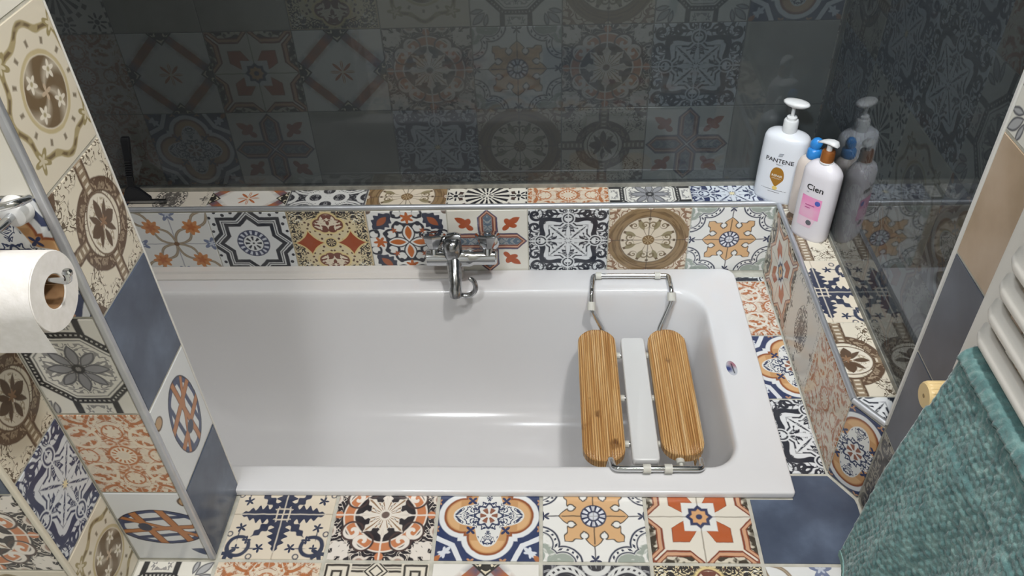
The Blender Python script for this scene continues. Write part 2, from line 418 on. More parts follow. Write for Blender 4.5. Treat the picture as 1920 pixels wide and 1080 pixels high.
def d_octagon():
    t = Tile('tile_black_octagon'); t.base('D8D5CB')
    q = t.max(t.M, (t.X + t.Y)*.7071)
    spoke = t.AND(.66 - q, t.abs(t.n - .30) - .055)
    ln = t.OR(t.abs(q - .68) - .06, spoke)
    t.lay(ln, '2C2C2E'); t.lay(t.AND(t.abs(q - .68) - .014, (.1 - t.cos(t.th*60))*.08), 'B8B6AE')
    t.lay(t.abs(q - .58) - .010, '5A5A5A')
    pet = t.OR(t.leaf(t.P8, (.26, 0), 0, .22, .10), t.leaf(t.P4, (.2, .2), PI/4, .2, .09))
    t.lay(t.AND(q - .52, t.fil(t.P4, 4.5, .05, 1.4, 3.0)), '8C8A88'); t.lay(pet, '5C5C60'); t.lay(pet + .03, '8E8E90'); t.lay(t.abs(t.r - .07) - .03, '3A3A3C')
    lf = t.OR(t.leaf(t.P4, (.82, .82), PI/4, .2, .09), t.leaf(t.P4, (.86, .66), .2, .16, .06), t.leaf(t.P4, (.66, .86), PI/2-.2, .16, .06))
    t.lay(lf, '5C5C60'); t.lay(lf + .03, 'A4A4A4'); t.lay(t.AND(t.n - .2, .78 - t.M, t.fil(t.P8, 6, .06)), '8C8A88'); return t.done(.05)
def d_quatrefoil():
    t = Tile('tile_blue_quatrefoil'); t.base('2E3A5E')
    z = t.abs((t.X + t.Y) + t.abs(t.X - t.Y)*(-.35) - 1.30) - .075
    t.lay(t.AND(z, .1 - t.n), 'D8DADC')
    sp = t.OR(t.flower(t.P4, (.80, .80), .07, .05, 4), t.leaf(t.P4, (.80, .80), PI/4, .19, .05))
    t.lay(sp, 'D0D4DA'); t.lay(t.leaf(t.P4, (.93, .93), PI/4, .10, .05), 'A8683E'); t.lay(t.flower(t.P8, (.97, .30), .04, .03, 3), 'B88A68')
    d = t.OR(t.circ(t.P8, (.46, 0), .40), t.M - .46)
    t.lay(d - .10, 'DADCDC'); t.lay(d, '8A4E2E'); t.lay(d + .045, 'BE9162'); t.lay(t.AND(d + .07, .55 - t.M), 'CFA678')
    inn = t.r - (t.cos(t.th*4)*.15 + .53)
    t.lay(inn, 'D8D8D4'); t.lay(t.AND(inn + .03, t.fil(t.P4, 6, .05, 1.4, 5.0)), '3A425C')
    t.lay(t.flower(t.P4, (.33, .33), .07, .04, 4, PI), '30385A')
    t.lay(t.flower(t.P1, (0, 0), .26, .04, 8), '343C58'); t.lay(t.flower(t.P1, (0, 0), .21, .035, 8), 'D8D8D4'); t.lay(t.AND(t.abs(t.r - .11) - .06, (-.3 - t.cos(t.th*6))*.08), '8A5A48')
    return t.done(.05)
def d_leafcross():
    t = Tile('tile_blue_leaf_cross'); t.base('D8CCB8')
    t.lay(t.n - .010, 'A89A86')
    lf = t.OR(t.leaf(t.P8, (.36, 0), 0, .48, .165, .30, 46), t.leaf(t.P4, (.30, .30), PI/4, .30, .075, .4, 36))
    t.lay(lf, '33384C'); t.lay(t.AND(t.n - .012, t.M - .84), 'CFC6B6')
    bx = t.M
    t.lay(t.abs(bx - .12) - .015, 'D8CCB8'); t.lay(t.AND(t.n - .010, t.r - .12), 'D8CCB8')
    t.lay(t.AND(t.ring(t.P4, (.70, .70), .20, .038), .06 - t.abs(t.X - t.Y)), '343A4E'); t.lay(t.flower(t.P4, (.57, .57), .06, .03, 4), '343A4E'); t.lay(t.flower(t.P4, (.74, .74), .05, .03, 4), '343A4E')
    t.lay(t.flower(t.P4, (.86, .86), .12, .045, 5), '343A4E')
    t.lay(t.flower(t.P8, (.74, .30), .07, .035, 5), '343A4E'); t.lay(t.leaf(t.P8, (.75, .46), PI/2, .13, .012), '343A4E')
    t.lay(t.ring(t.P8, (.92, .44), .05, .012), '343A4E'); return t.done(.06)
def d_acanthus():
    t = Tile('tile_orange_acanthus'); t.base('302C30')
    t.lay(t.AND(.86 - t.r, t.fil(t.P4, 4.5, .035, 1.5, 2.0)), 'D6CCC0', .04)
    t.lay(t.OR(t.leaf(t.P4, (.80, .80), PI/4, .26, .10, .3, 40), t.leaf(t.P8, (.86, .66), .35, .18, .07, .3, 40)), 'DCD4CA'); t.lay(t.circ(t.P8, (1.02, .36), .13), 'D6CCC0'); t.lay(t.circ(t.P8, (1.04, .36), .10), 'A88E80')
    bd = t.abs(t.r - (t.cos(t.th*4)*.02 + .68)) - .085
    t.lay(bd - .03, 'E0D6CA'); t.lay(bd, 'BE7A52')
    t.lay(t.AND(t.spiral(t.P8, (.58, .36), .20, 1.0, .45, .5)), 'E0D8CE'); t.lay(t.ring(t.P8, (.58, .36), .20, .02), '4A3A38')
    t.lay(t.circ(t.P8, (.90, 0), .08), 'C07A54')
    st = t.OR(t.leaf(t.P8, (.25, 0), 0, .27, .105, .25, 46), t.leaf(t.P4, (.20, .20), PI/4, .26, .095, .25, 46))
    t.lay(st, 'DED6CA'); t.lay(t.AND(st + .02, (t.abs(t.sin(t.th*12)) - .5)*.08), '94785E')
    t.lay(t.AND(t.n - .016, .12 - t.r), 'E0D8CE'); t.lay(t.abs(t.r - .10) - .02, 'DED6CA'); t.lay(t.r - .075, '6A5A54'); return t.done(.05)
def d_rustsquare():
    t = Tile('tile_rust_square_star'); t.base('DAD4C6')
    d = t.OR(t.M - .74, (t.X + t.Y) - 1.0, t.AND(t.abs(t.X - t.Y) - .05, t.M - .95))
    t.lay(-1.0*d + .05, '40392F'); t.lay(t.AND(-1.0*d + .10, (t.noise(t.P4, 5.5, 1.0, 1.0, 3.0) - .47)*.25), 'CFC7B4')
    t.lay(t.abs(d - .055) - .035, 'C89A78'); t.lay(t.abs(d) - .022, '7E3E28'); t.lay(t.abs(d - .10) - .012, '7E3E28')
    rs = t.AND(t.M - .54, .31 - t.M, .10 - t.n)
    rs = t.AND(rs, (t.M - .31) - (t.n - .10)*1.6)
    t.lay(rs - .014, '7A3A22'); t.lay(rs, 'B05A30')
    t.lay(t.M - .31, 'DCDCD8'); t.lay(t.n - .010, '8A8274')
    q = t.min(t.M, (t.X + t.Y)*.7071)
    t.lay(q - .185, '343A5A'); t.lay(q - .125, 'D0A070'); t.lay(t.r - .06, '343A5A'); return t.done(.06)
def d_key():
    t = Tile('tile_greek_key'); t.base('D8D0C0')
    fr = t.OR(t.abs(t.M - .92) - .025, t.abs(t.M - .80) - .022, t.abs(t.M - .86) - .008)
    t.lay(fr, '37332F'); kx = t.AND(t.circ(t.P4, (.72, .72), .3), t.abs(t.abs(t.max(t.abs(t.X - .72), t.abs(t.Y - .72)) - .14) - .06) - .022)
    t.lay(t.max(t.abs(t.X - .72), t.abs(t.Y - .72)) - .26, 'D8D0C0'); t.lay(kx, '37332F')
    dd = t.n + t.abs(t.M - .80)
    t.lay(dd - .24, 'D8D0C0'); t.lay(t.abs(dd - .21) - .02, '37332F'); t.lay(t.abs(dd - .12) - .02, '37332F')
    t.lay(t.flower(t.P1, (0, 0), .2, .06, 8), '8A7A66'); return t.done(.06)
def d_belts():
    t = Tile('tile_brown_belts'); t.base('D6CDBA')
    t.lay(t.AND(t.fil(t.P4, 6, .04, 1.8, 3.0), (t.noise(t.P4, 2.2, 0, 0, 2.0) - .55)*.25), '5E5040')
    bl = t.OR(t.AND(t.n - .12, .5 - t.M), t.abs(t.r - .56) - .105)
    t.lay(bl, '5C4838'); t.lay(t.AND(bl + .03, (t.noise(t.P4, 9, 2.0, 1.0) - .44)*.25), '9A8872')
    t.lay(t.AND(t.n - .075, .5 - t.M), '8A7862'); t.lay(t.AND(t.n - .05, .5 - t.M, (.3 - t.cos(t.M*60))*.08), 'CFC4B0')
    t.lay(t.AND(t.circ(t.P4, (1.0, 1.0), .30), t.fil(t.P4, 5, .10, 1.0)), '5C4838')
    ov = t.dist(t.vec(t.u*1.22, t.v), (0, 0)) - .44
    t.lay(ov - .03, '6A5644'); t.lay(ov, 'DAD2C2')
    lf = t.OR(t.leaf(t.P1, (0, .20), PI/2, .20, .08), t.leaf(t.P1, (0, -.24), PI/2, .16, .06), t.leaf(t.P4, (.17, .0), 0, .17, .11), t.leaf(t.P4, (.13, .13), .9, .17, .05))
    t.lay(t.AND(ov + .05, t.fil(t.P1, 6, .03, 1.5)), 'A89A84'); t.lay(lf, '5A4636'); t.lay(t.flower(t.P1, (.03, .02), .07, .03, 6), '8A6A50'); return t.done(.05)
def d_rope():
    t = Tile('tile_rope_medallion'); t.base('D2C9B6')
    rp = t.abs(t.r - (t.cos(t.th*8)*.05 + .80)) - .05
    t.lay(rp, 'A2946F'); t.lay(t.AND(rp + .025, (t.noise(t.P4, 6, 0, 0) - .5)*.25), '6E5E44')
    for c in ((.62, .62),):
        t.lay(t.flower(t.P4, c, .13, .05, 5), '93865F'); t.lay(t.flower(t.P4, c, .07, .03, 5), 'C4B9A0')
    t.lay(t.AND(t.abs(t.r - .62) - .04, (.86 - t.cos(t.th*12))*.08), '7A6E5C')
    t.lay(t.abs(t.r - .485) - .03, 'B9AA84'); t.lay(t.r - .44, '6C5A42')
    sw = (t.abs(t.sin(t.th*2 + t.r*5.0)) - .12)*.08
    t.lay(t.AND(sw, t.r - .43, .10 - t.r), 'D2C9B6', .12)
    t.lay(t.flower(t.P4, (.215, .20), .085, .035, 5), 'D8D0C0'); t.lay(t.circ(t.P4, (.215, .20), .03), 'A39878')
    t.lay(t.flower(t.P1, (0, 0), .07, .04, 4), 'B8A48C'); return t.done(.05)
def d_basket():
    t = Tile('tile_woven_oval'); t.base('D6D8D8')
    ov = t.dist(t.vec(t.u, t.v*1.55), (0, 0)) - .80
    t.lay(ov, '23283C'); t.lay(ov + .04, '3F4868'); t.lay(ov + .14, 'D4D6D6')
    a = t.abs(t.u*.55 + t.v + t.sin(t.v*3)*.1); b = t.abs(t.u*.9 - t.v*.35 + .1)
    st = t.OR(t.AND(ov + .03, t.abs(t.abs(t.u + t.v*.35) - .26) - .065), t.AND(ov + .03, t.abs(t.v*1.0 - t.u*.12 + .05) - .045), t.AND(ov + .03, a - .05))
    nv = t.AND(ov + .03, t.abs(t.abs(t.v - t.u*.15) - .25) - .045)
    t.lay(nv, '3A4360'); t.lay(st - .018, '5A3420'); t.lay(st, 'B07548')
    t.lay(t.circ(t.P1, (-.30, .0), .12), '3A3F50')
    t.lay(t.leaf(t.P1, (.60, -.78), -.35, .28, .10), '3A4664'); t.lay(t.circ(t.P1, (.62, .74), .13), '5A4630'); t.lay(t.circ(t.P1, (.63, .74), .10), 'B4926A')
    return t.done(.04)
T['ribbon'] = d_ribbon(); T['star'] = d_star(); T['lace'] = d_lace(); T['tulip'] = d_tulip(); T['cross'] = d_cross()
T['scroll'] = d_scroll('tile_navy_scroll', '272B36', 'D9DBDC', 'D9DBDC'); T['blue'] = d_scroll('tile_blue_acanthus_star', '2D3554', 'C9CDD2', 'D8CCA4')
T['dusk'] = d_scroll('tile_dusky_scroll', '3B3836', '8E887C', 'A89E8C')
T['medal'] = d_medallion(); T['sun'] = d_sun(); T['bouquet'] = d_bouquet(); T['diamond'] = d_diamond(); T['interlace'] = d_interlace()
T['zellige'] = d_zellige(); T['peach'] = d_arabesque('tile_peach_arabesque', 'AE6C42', 'D8CAB4', 'D2C4B0'); T['brownleaf'] = d_arabesque('tile_brown_arabesque', 'A8653C', 'D8D2C6', 'CFC4B4')
T['octagon'] = d_octagon(); T['quatre'] = d_quatrefoil(); T['leafcross'] = d_leafcross(); T['acanthus'] = d_acanthus(); T['rustsq'] = d_rustsquare()
T['key'] = d_key(); T['belts'] = d_belts(); T['rope'] = d_rope(); T['basket'] = d_basket()
T['slate'] = noisy('tile_slate_blue', ['3E4657', '4C5566', '606C80'], 9, .24, 6)
T['slatedark'] = noisy('tile_slate_grey', ['3F434C', '4A4E57', '575C66'], 9, .30, 6)
T['beige'] = noisy('tile_beige_stone', ['9A8469', 'AE9880', 'BCA893'], 8, .32, 6)
T['cream'] = noisy('tile_cream', ['C9C4B8', 'D6D1C4', 'DEDACE'], 5, .3, 3)
T['plain'] = noisy('tile_faded_plain', ['8E8A7E', 'A29D90', 'B4AFA2'], 7, .3, 6)

M_grout = noisy('grout', ['A9A699', 'B9B6AA', 'C5C2B6'], 40, .85, 4)
M_groutd = noisy('grout_dark', ['6E6C66', '807E76'], 40, .85, 4)
M_plaster = noisy('plaster', ['C8C9C9', 'D4D5D5'], 12, .8, 3)
M_ceiling = noisy('ceiling_paint', ['DAD8D2', 'E4E2DD'], 8, .85, 3)
M_alu = noisy('brushed_aluminium', ['BCBEC2', 'CACCD0'], 30, .36, 3, metal=0.7)
M_white_trim = pbsdf('white_trim', 'D6D4CE', .35)
M_cream_trim = pbsdf('cream_trim', 'CFC8B6', .4)
M_sil = noisy('silicone', ['7C7A72', '98958A'], 60, .45, 3)
M_acryl = pbsdf('white_acrylic', 'D9D8D8', .16, 0, .5, .3)
M_chrome = pbsdf('chrome', 'C8CACC', .08, 1.0)
M_chrome_worn = noisy('chrome_worn', ['8C8C8E', 'B4B6B8', 'C4C6C8'], 90, .16, 4, bump=.06, bscale=260, metal=1.0)
M_rubber = pbsdf('white_rubber', 'C8C6BC', .5)
M_plastic = pbsdf('white_plastic', 'D4D4D2', .3)
M_black = pbsdf('black_plastic', '15161A', .35)
M_steel = pbsdf('steel', '9A9C9E', .25, 1.0)

# smoked glass sheet over the wall tiles
def smoked():
    m = bpy.data.materials.new('smoked_glass'); m.use_nodes = True; nt = m.node_tree
    for n in list(nt.nodes): nt.nodes.remove(n)
    out = nt.nodes.new('ShaderNodeOutputMaterial'); mix = nt.nodes.new('ShaderNodeMixShader')
    tr = nt.nodes.new('ShaderNodeBsdfTransparent'); tr.inputs[0].default_value = (.665, .69, .70, 1)
    gl = nt.nodes.new('ShaderNodeBsdfGlossy'); gl.inputs['Roughness'].default_value = .03; gl.inputs[0].default_value = (.95, .97, 1, 1)
    fr = nt.nodes.new('ShaderNodeFresnel'); fr.inputs['IOR'].default_value = 1.48
    ge = nt.nodes.new('ShaderNodeNewGeometry'); s1 = nt.nodes.new('ShaderNodeMath'); s1.operation = 'SUBTRACT'; s1.inputs[0].default_value = 1.0
    nt.links.new(ge.outputs['Backfacing'], s1.inputs[1]); mu = nt.nodes.new('ShaderNodeMath'); mu.operation = 'MULTIPLY'
    nt.links.new(fr.outputs[0], mu.inputs[0]); nt.links.new(s1.outputs[0], mu.inputs[1])
    # reflection haze on the sheet, put in as a grey diffuse colour
    df = nt.nodes.new('ShaderNodeBsdfDiffuse'); df.inputs[0].default_value = (.10, .11, .114, 1)
    tc = nt.nodes.new('ShaderNodeTexCoord'); nz = nt.nodes.new('ShaderNodeTexNoise'); nz.inputs['Scale'].default_value = 3.0; nz.inputs['Detail'].default_value = 5.0
    nt.links.new(tc.outputs['Object'], nz.inputs['Vector']); mr = nt.nodes.new('ShaderNodeMapRange'); mr.inputs[3].default_value = .16; mr.inputs[4].default_value = .36
    nt.links.new(nz.outputs['Fac'], mr.inputs[0]); m0 = nt.nodes.new('ShaderNodeMixShader'); nt.links.new(mr.outputs[0], m0.inputs[0])
    nt.links.new(tr.outputs[0], m0.inputs[1]); nt.links.new(df.outputs[0], m0.inputs[2])
    nt.links.new(mu.outputs[0], mix.inputs[0]); nt.links.new(m0.outputs[0], mix.inputs[1]); nt.links.new(gl.outputs[0], mix.inputs[2])
    nt.links.new(mix.outputs[0], out.inputs[0]); return m
M_smoke = smoked()

# ------------------------------------------------------------------ tiles
TILE_CACHE = {}
def tile(parent, design, c, ex, ey, poly, rot=0, th=.007, mat=None):
    """one tile: c = world centre of its print, ex/ey = world directions in its plane, poly = outline in metres about c"""
    ex, ey = Vector(ex), Vector(ey); n = ex.cross(ey)
    ca, sa = round(math.cos(rot*PI/2)), round(math.sin(rot*PI/2))
    poly = [(x*ca + y*sa, -x*sa + y*ca) for x, y in poly]
    e1 = ex*ca + ey*sa; e2 = ey*ca - ex*sa
    key = (design, tuple((round(x, 4), round(y, 4)) for x, y in poly), th)
    if key not in TILE_CACHE:
        k = len(poly); A = sum(poly[i][0]*poly[(i+1) % k][1] - poly[(i+1) % k][0]*poly[i][1] for i in range(k))
        if A < 0: poly = poly[::-1]
        cx = sum(p[0] for p in poly)/k; cy = sum(p[1] for p in poly)/k
        ins = [(x - math.copysign(min(.0008, abs(x-cx)), x-cx), y - math.copysign(min(.0008, abs(y-cy)), y-cy)) for x, y in poly]
        v = [(x, y, 0) for x, y in ins] + [(x, y, -.0008) for x, y in poly] + [(x, y, -th) for x, y in poly]
        f = [tuple(range(k))] + [(k+i, k+(i+1) % k, (i+1) % k, i) for i in range(k)] + [(2*k+i, 2*k+(i+1) % k, k+(i+1) % k, k+i) for i in range(k)] + [tuple(range(3*k-1, 2*k-1, -1))]
        TILE_CACHE[key] = mesh('tile', v, f, T[design])
    o = obj('tile', TILE_CACHE[key], parent)
    m = Matrix.Identity(4)
    for i in range(3):
        m[i][0], m[i][1], m[i][2], m[i][3] = e1[i], e2[i], n[i], c[i]
    o.matrix_local = m
    return o
def rect(x0, x1, y0, y1): return [(x0, y0), (x1, y0), (x1, y1), (x0, y1)]

XR, YU, H, YG, XG = .567, .835, .2136, .9138, .651
XP, YPB, XL, YL, XS, YS = -.603, .160, -.748, -.135, .609, .143
EX, EY, EZ = Vector((1, 0, 0)), Vector((0, 1, 0)), Vector((0, 0, 1))

# ---- floor
fl = MB(); fl.box(-1.9, .75, -2.0, .155, -.06, -.0025); fl.box(.47, .75, .155, 1.0, -.06, -.0025)
floor = tag(fl.build('floor', M_grout), 'patchwork tiled floor running up to the sunken bathtub', 'floor', kind='structure')
g = .0035
row1 = ['rope', 'leafcross', 'acanthus', 'quatre', 'sun', 'rustsq']
for k, d in enumerate(row1[1:]):
    cx = -.5 + .2*k
    tile(floor, d, (cx, .1, 0), EX, EY, rect(-.1+g, .1-g, -.1+g, .052))
# slate tile beside the tub, cut to the chamfered corner
tile(floor, 'slate', (.52, .1, 0), EX, EY, [(.40+g-.52, -.1+g), (.600-.52, -.1+g), (.604-.52, .03), (.602-.52, .042), (.565-.52, .1-g), (-.034, .1-g), (-.034, .04), (.40+g-.52, .04)])
row2 = ['octagon', 'peach', 'key', 'diamond', 'interlace', 'lace', 'ribbon']
for k, d in enumerate(row2):
    cx = -.7 + .2*k; x1 = .1-g if k < 6 else .1-.004; x0 = -.1+g if k else XL + .7 + .002
    tile(floor, d, (cx, -.1, 0), EX, EY, rect(x0, x1, -.1+g, .1-g))
row3 = ['blue', 'sun', 'cross', 'leafcross', 'slate', 'medal', 'scroll']
for k, d in enumerate(row3):
    cx = -.7 + .2*k
    tile(floor, d, (cx, -.3, 0), EX, EY, rect(-.1+g, .1-g, -.1+g, .1-g))
# narrow strip to the right of the tub
for d, y0, y1, cy in (('scroll', .8, .818, .74), ('brownleaf', .6, .8, .7), ('quatre', .4, .6, .5), ('scroll', .2, .4, .3)):
    tile(floor, d, (.566, cy, 0), EX, EY, rect(-.088, -.003, y0+.0025-cy, min(y1, .83)-.0025-cy))

# ---- ledge block around the tub (upstand + shelf)
L = MB()
i_ = .0018
L.prism([(-1.306, YU+i_), (XR+i_, YU+i_), (XR+i_, .208+i_*.3), (XS+i_*.6, YS+.004), (XG+.08, YS+.004), (XG+.08, YG+.08), (-1.306, YG+.08)], -.02, H-i_)
ledge = tag(L.build('wall_ledge', M_grout), 'low tiled ledge around the bathtub with metal edge trim', 'ledge', kind='structure')
ups = ['ribbon', 'star', 'lace', 'tulip', 'cross', 'scroll', 'medal', 'sun']
g2 = .0012
for k, d in enumerate(['peach'] + ups):
    cx = -1.133 + .2*k
    x0, x1 = -.1+g2, .1-g2
    if k == 8: x1 = XR - .001 - cx
    if k == 0: x0 = -.075
    tile(ledge, d, (cx, YU, .106), EX, EZ, rect(x0, x1, -.1, .0945))
for d, cy, y0, y1 in (('rustsq', .71, .61, YU-.001), ('bouquet', .51, .41, .61), ('peach', .308, .208, .41)):
    tile(ledge, d, (XR, cy, .102), -EY, EZ, rect(-(y1-g2-cy), -(y0+g2-cy), -.1, .0985))
# chamfered end
p0, p1 = Vector((XR, .205, 0)), Vector((XS, YS+.002, 0)); dv = (p1-p0).normalized(); ln = (p1-p0).length
tile(ledge, 'quatre', ((p0+p1)/2 + EZ*.1), dv, EZ, rect(-ln/2+.001, ln/2-.001, -.1, .1005))
# shelf tops
tops = ['bouquet', 'diamond', 'interlace', 'medal', 'zellige', 'peach', 'octagon', 'blue']
for k, d in enumerate(['quatre'] + tops):
    cx = -1.133 + .2*k; x1 = .1-g2
    if k == 8: x1 = XR + .012 - cx
    tile(ledge, d, (cx, YU+.044, H), EX, EY, rect(-.1+g2 if k else -.075, x1, -.036, .034), rot=0)
for d, cy, y0, y1 in (('belts', .765, .612, YG-.001), ('leafcross', .505, .412, .612), ('belts', .305, .212, .412)):
    tile(ledge, d, (.588, cy, H), EX, EY, rect(-.013 if cy > .7 else -.013, XG-.001-.588, y0+g2-cy, y1-g2-cy), rot=1 if d == 'belts' else 0)
tile(ledge, 'scroll', (.575, .150, H), EX, EY, [(.003, .055), (.039, .003), (XG-.001-.575, .003), (XG-.001-.575, .0605), (.003, .0605)])
# aluminium trim along the edge
def bar(name, a, b, mat, parent, r=.0062):
    m = MB(); m.tube([a, b], r, 10); return m.build(name, mat, parent, True, 60)
bar('metal_trim', (-1.2, YU+.004, H-.0032), (XR+.004, YU+.004, H-.0032), M_alu, ledge)
bar('metal_trim', (XR+.004, YU+.004, H-.0032), (XR+.004, .207, H-.0032), M_alu, ledge)
bar('metal_trim', (XR+.004, .207, H-.0032), (XS+.003, YS+.006, H-.0032), M_alu, ledge)

# ---- back wall, patchwork behind smoked glass
B = MB(); B.box(-1.36, XG+.1, YG+.0095, YG+.12, H-.03, 2.42)
wall_back = tag(B.build('wall_back', M_groutd), 'back wall of patchwork tiles behind dark smoked glass', 'wall', kind='structure')
z0 = .228
rows = [
    ['star', 'blue', 'peach', 'quatre', 'cross', 'plain', 'blue', 'medal', 'belts', 'cross', 'plain', 'rustsq'],
    ['peach', 'quatre', 'brownleaf', 'diamond', 'rustsq', 'diamond', 'acanthus', 'sun', 'acanthus', 'scroll', 'plain', 'belts'],
    ['belts', 'leafcross', 'zellige', 'plain', 'plain', 'lace', 'rope', 'octagon', 'medal', 'octagon', 'quatre', 'rope'],
    ['sun', 'peach', 'belts', 'slate', 'blue', 'cross', 'star', 'slate', 'diamond', 'tulip', 'medal', 'plain'],
    ['cross', 'star', 'rope', 'octagon', 'medal', 'plain', 'quatre', 'lace', 'sun', 'beige', 'scroll', 'slate'],
    ['plain', 'acanthus', 'sun', 'tulip', 'lace', 'scroll', 'beige', 'diamond', 'rustsq', 'star', 'quatre', 'cross'],
]
gx = [.05 + .2*(k-6) for k in range(10)]
for r_, row in enumerate(rows):
    for k in range(10):
        xa = -1.15 + .2*k; xb = min(xa + .2, XG - .001); xc = xa + .1
        tile(wall_back, row[k+2], (xc, YG+.0075, z0+.1+.2*r_), EX, EZ, rect(-.1+g2, xb-xc-g2, -.1+g2, .1-g2))
gp = MB(); gp.box(-1.2, XG-.0005, YG, YG+.005, z0-.004, 2.1)
gb = gp.build('glass_panel', M_smoke, wall_back); gb['label'] = 'dark smoked glass sheet'
sb = MB(); sb.box(-1.2, XG-.001, YG-.002, YG+.012, H+.0003, z0-.0035); sb.build('silicone_seal', M_sil, wall_back)

# ---- right wall: smoked part above the ledge, slate / beige face nearer
Rm = MB(); Rm.box(XG+.0095, XG+.12, YS, YG+.1, H-.03, 2.42); Rm.box(XS+.0018, XG+.12, -2.0, YS-.0002, -.06, 2.42)
wall_right = tag(Rm.build('wall_right', M_grout), 'right wall, smoked glass over tiles beyond and slate and beige tiles nearer', 'wall', kind='structure')
rrows = [['plain', 'medal', 'rustsq', 'belts'], ['blue', 'zellige', 'rope', 'quatre'], ['belts', 'blue', 'scroll', 'octagon'], ['quatre', 'rope', 'blue', 'peach'], ['slate', 'sun', 'leafcross', 'star'], ['rope', 'blue', 'belts', 'quatre']]
for r_, row in enumerate(rrows):
    for k, d in enumerate(row):
        ya = YG - .2*k - .0005; yb = max(ya - .2, YS + .001); yc = ya - .1
        tile(wall_right, d, (XG+.0075, yc, z0+.1+.2*r_), -EY, EZ, rect(-.1+g2, yc-yb-g2, -.1+g2, .1-g2))
gp = MB(); gp.box(XG, XG+.005, YS+.002, YG-.0005, z0-.004, 2.1)
gr = gp.build('glass_panel', M_smoke, wall_right); gr['label'] = 'dark smoked glass sheet'
sb = MB(); sb.box(XG-.002, XG+.012, YS+.003, YG-.003, H+.0003, z0-.0035); sb.build('silicone_seal', M_sil, wall_right)
scol = [['dusk', 'slatedark', 'slatedark', 'beige', 'octagon', 'beige'], ['octagon', 'slate', 'peach', 'rope', 'slate', 'sun'], ['slate', 'blue', 'cross', 'slate', 'medal', 'beige']]
for k, cold in enumerate(scol):
    ya = YS - .2*k
    for r_, d in enumerate(cold):
        tile(wall_right, d, (XS, ya-.1, .1+.2*r_), -EY, EZ, rect(-.1+.0024, .1-.0024, -.1+(.0024 if r_ else .003), .1-.0024))
ct = MB(); ct.box(XS-.0015, XS+.006, YS, YS+.0055, H+.001, 2.3); ct.build('corner_trim', M_white_trim, wall_right)

# ---- left partition and the boxed-out wall beside it
Lw = MB(); Lw.box(-1.9, XP-.0018, .0018, YPB, -.06, 2.42); Lw.box(-1.9, XL-.0018, YL+.0018, .0018, -.06, 2.42)
wall_left = tag(Lw.build('wall_left', M_grout), 'left partition end clad in slate and brown patterned tiles', 'wall', kind='structure')
for r_, d in enumerate(['slate', 'basket', 'slate', 'belts', 'rope', 'cream', 'sun', 'slate']):
    zc = .1+.2*r_
    tile(wall_left, d, (XP, .092, zc), EY, EZ, rect(.010-.092, YPB-.002-.092, -.1+.0025, .1-.0025), rot=1 if d == 'basket' else 0)
for r_, d in enumerate(['basket', 'peach', 'octagon', 'quatre', 'cream', 'rope', 'plain', 'sun']):
    tile(wall_left, d, (-.672, 0, .105+.2*r_), EX, EZ, rect(XL+.003+.672, XP-.012+.672, -.1+.0025 - (.003 if r_ == 0 else 0), .1-.0025))
for r_, d in enumerate(['rope', 'blue', 'belts', 'slate', 'sun', 'peach', 'octagon']):
    tile(wall_left, d, (XL, -.052, .1+.2*r_), EY, EZ, rect(YL+.008+.052, -.002+.052, -.1+.0025, .1-.0025))
for k in range(2):
    for r_, d in enumerate([['rope', 'acanthus', 'slate', 'sun', 'cream', 'octagon'], ['sun', 'octagon', 'blue', 'slate', 'lace', 'peach']][k]):
        xa = XL - .008 - .2*k
        tile(wall_left, d, (xa-.1, YL, .1+.2*r_-.015), EX, EZ, rect(-.1+.002, .1-.002, -.1+.0025 if r_ else -.08, .1-.0025))
def strip(name, x0, x1, y0, y1, z0_, z1_, mat, parent, bev=.002):
    m = MB(); m.box(x0, x1, y0, y1, z0_, z1_); o = m.build(name, mat, parent); bevel_mod(o, bev, 3); return o
strip('corner_trim', XP-.011, XP+.0008, -.0008, .0095, .001, 2.38, M_alu, wall_left, .003)
strip('corner_trim', XP-.006, XP+.0006, YPB-.0015, YPB+.0025, .014, 2.38, M_white_trim, wall_left, .001)
strip('corner_trim', XL-.008, XL+.001, YL-.001, YL+.008, .001, 2.38, M_cream_trim, wall_left, .003)

# ---- unseen rest of the room shell
aw = MB(); aw.box(-1.42, -1.308, .155, 1.0, -.5, 2.42); tag(aw.build('wall_alcove', M_plaster), 'plain wall at the hidden head end of the bathtub', 'wall', kind='structure')
rw = MB(); rw.box(-1.95, .75, -2.1, -2.0, -.06, 2.42); tag(rw.build('wall_rear', M_plaster), 'plain wall behind the camera', 'wall', kind='structure')
rw = MB(); rw.box(-2.0, -1.9, -2.1, .16, -.06, 2.42); tag(rw.build('wall_side', M_plaster), 'plain side wall left of the camera', 'wall', kind='structure')
cl = MB(); cl.box(-2.0, .8, -2.1, 1.05, 2.42, 2.5); tag(cl.build('ceiling', M_ceiling), 'white painted bathroom ceiling', 'ceiling', kind='structure')

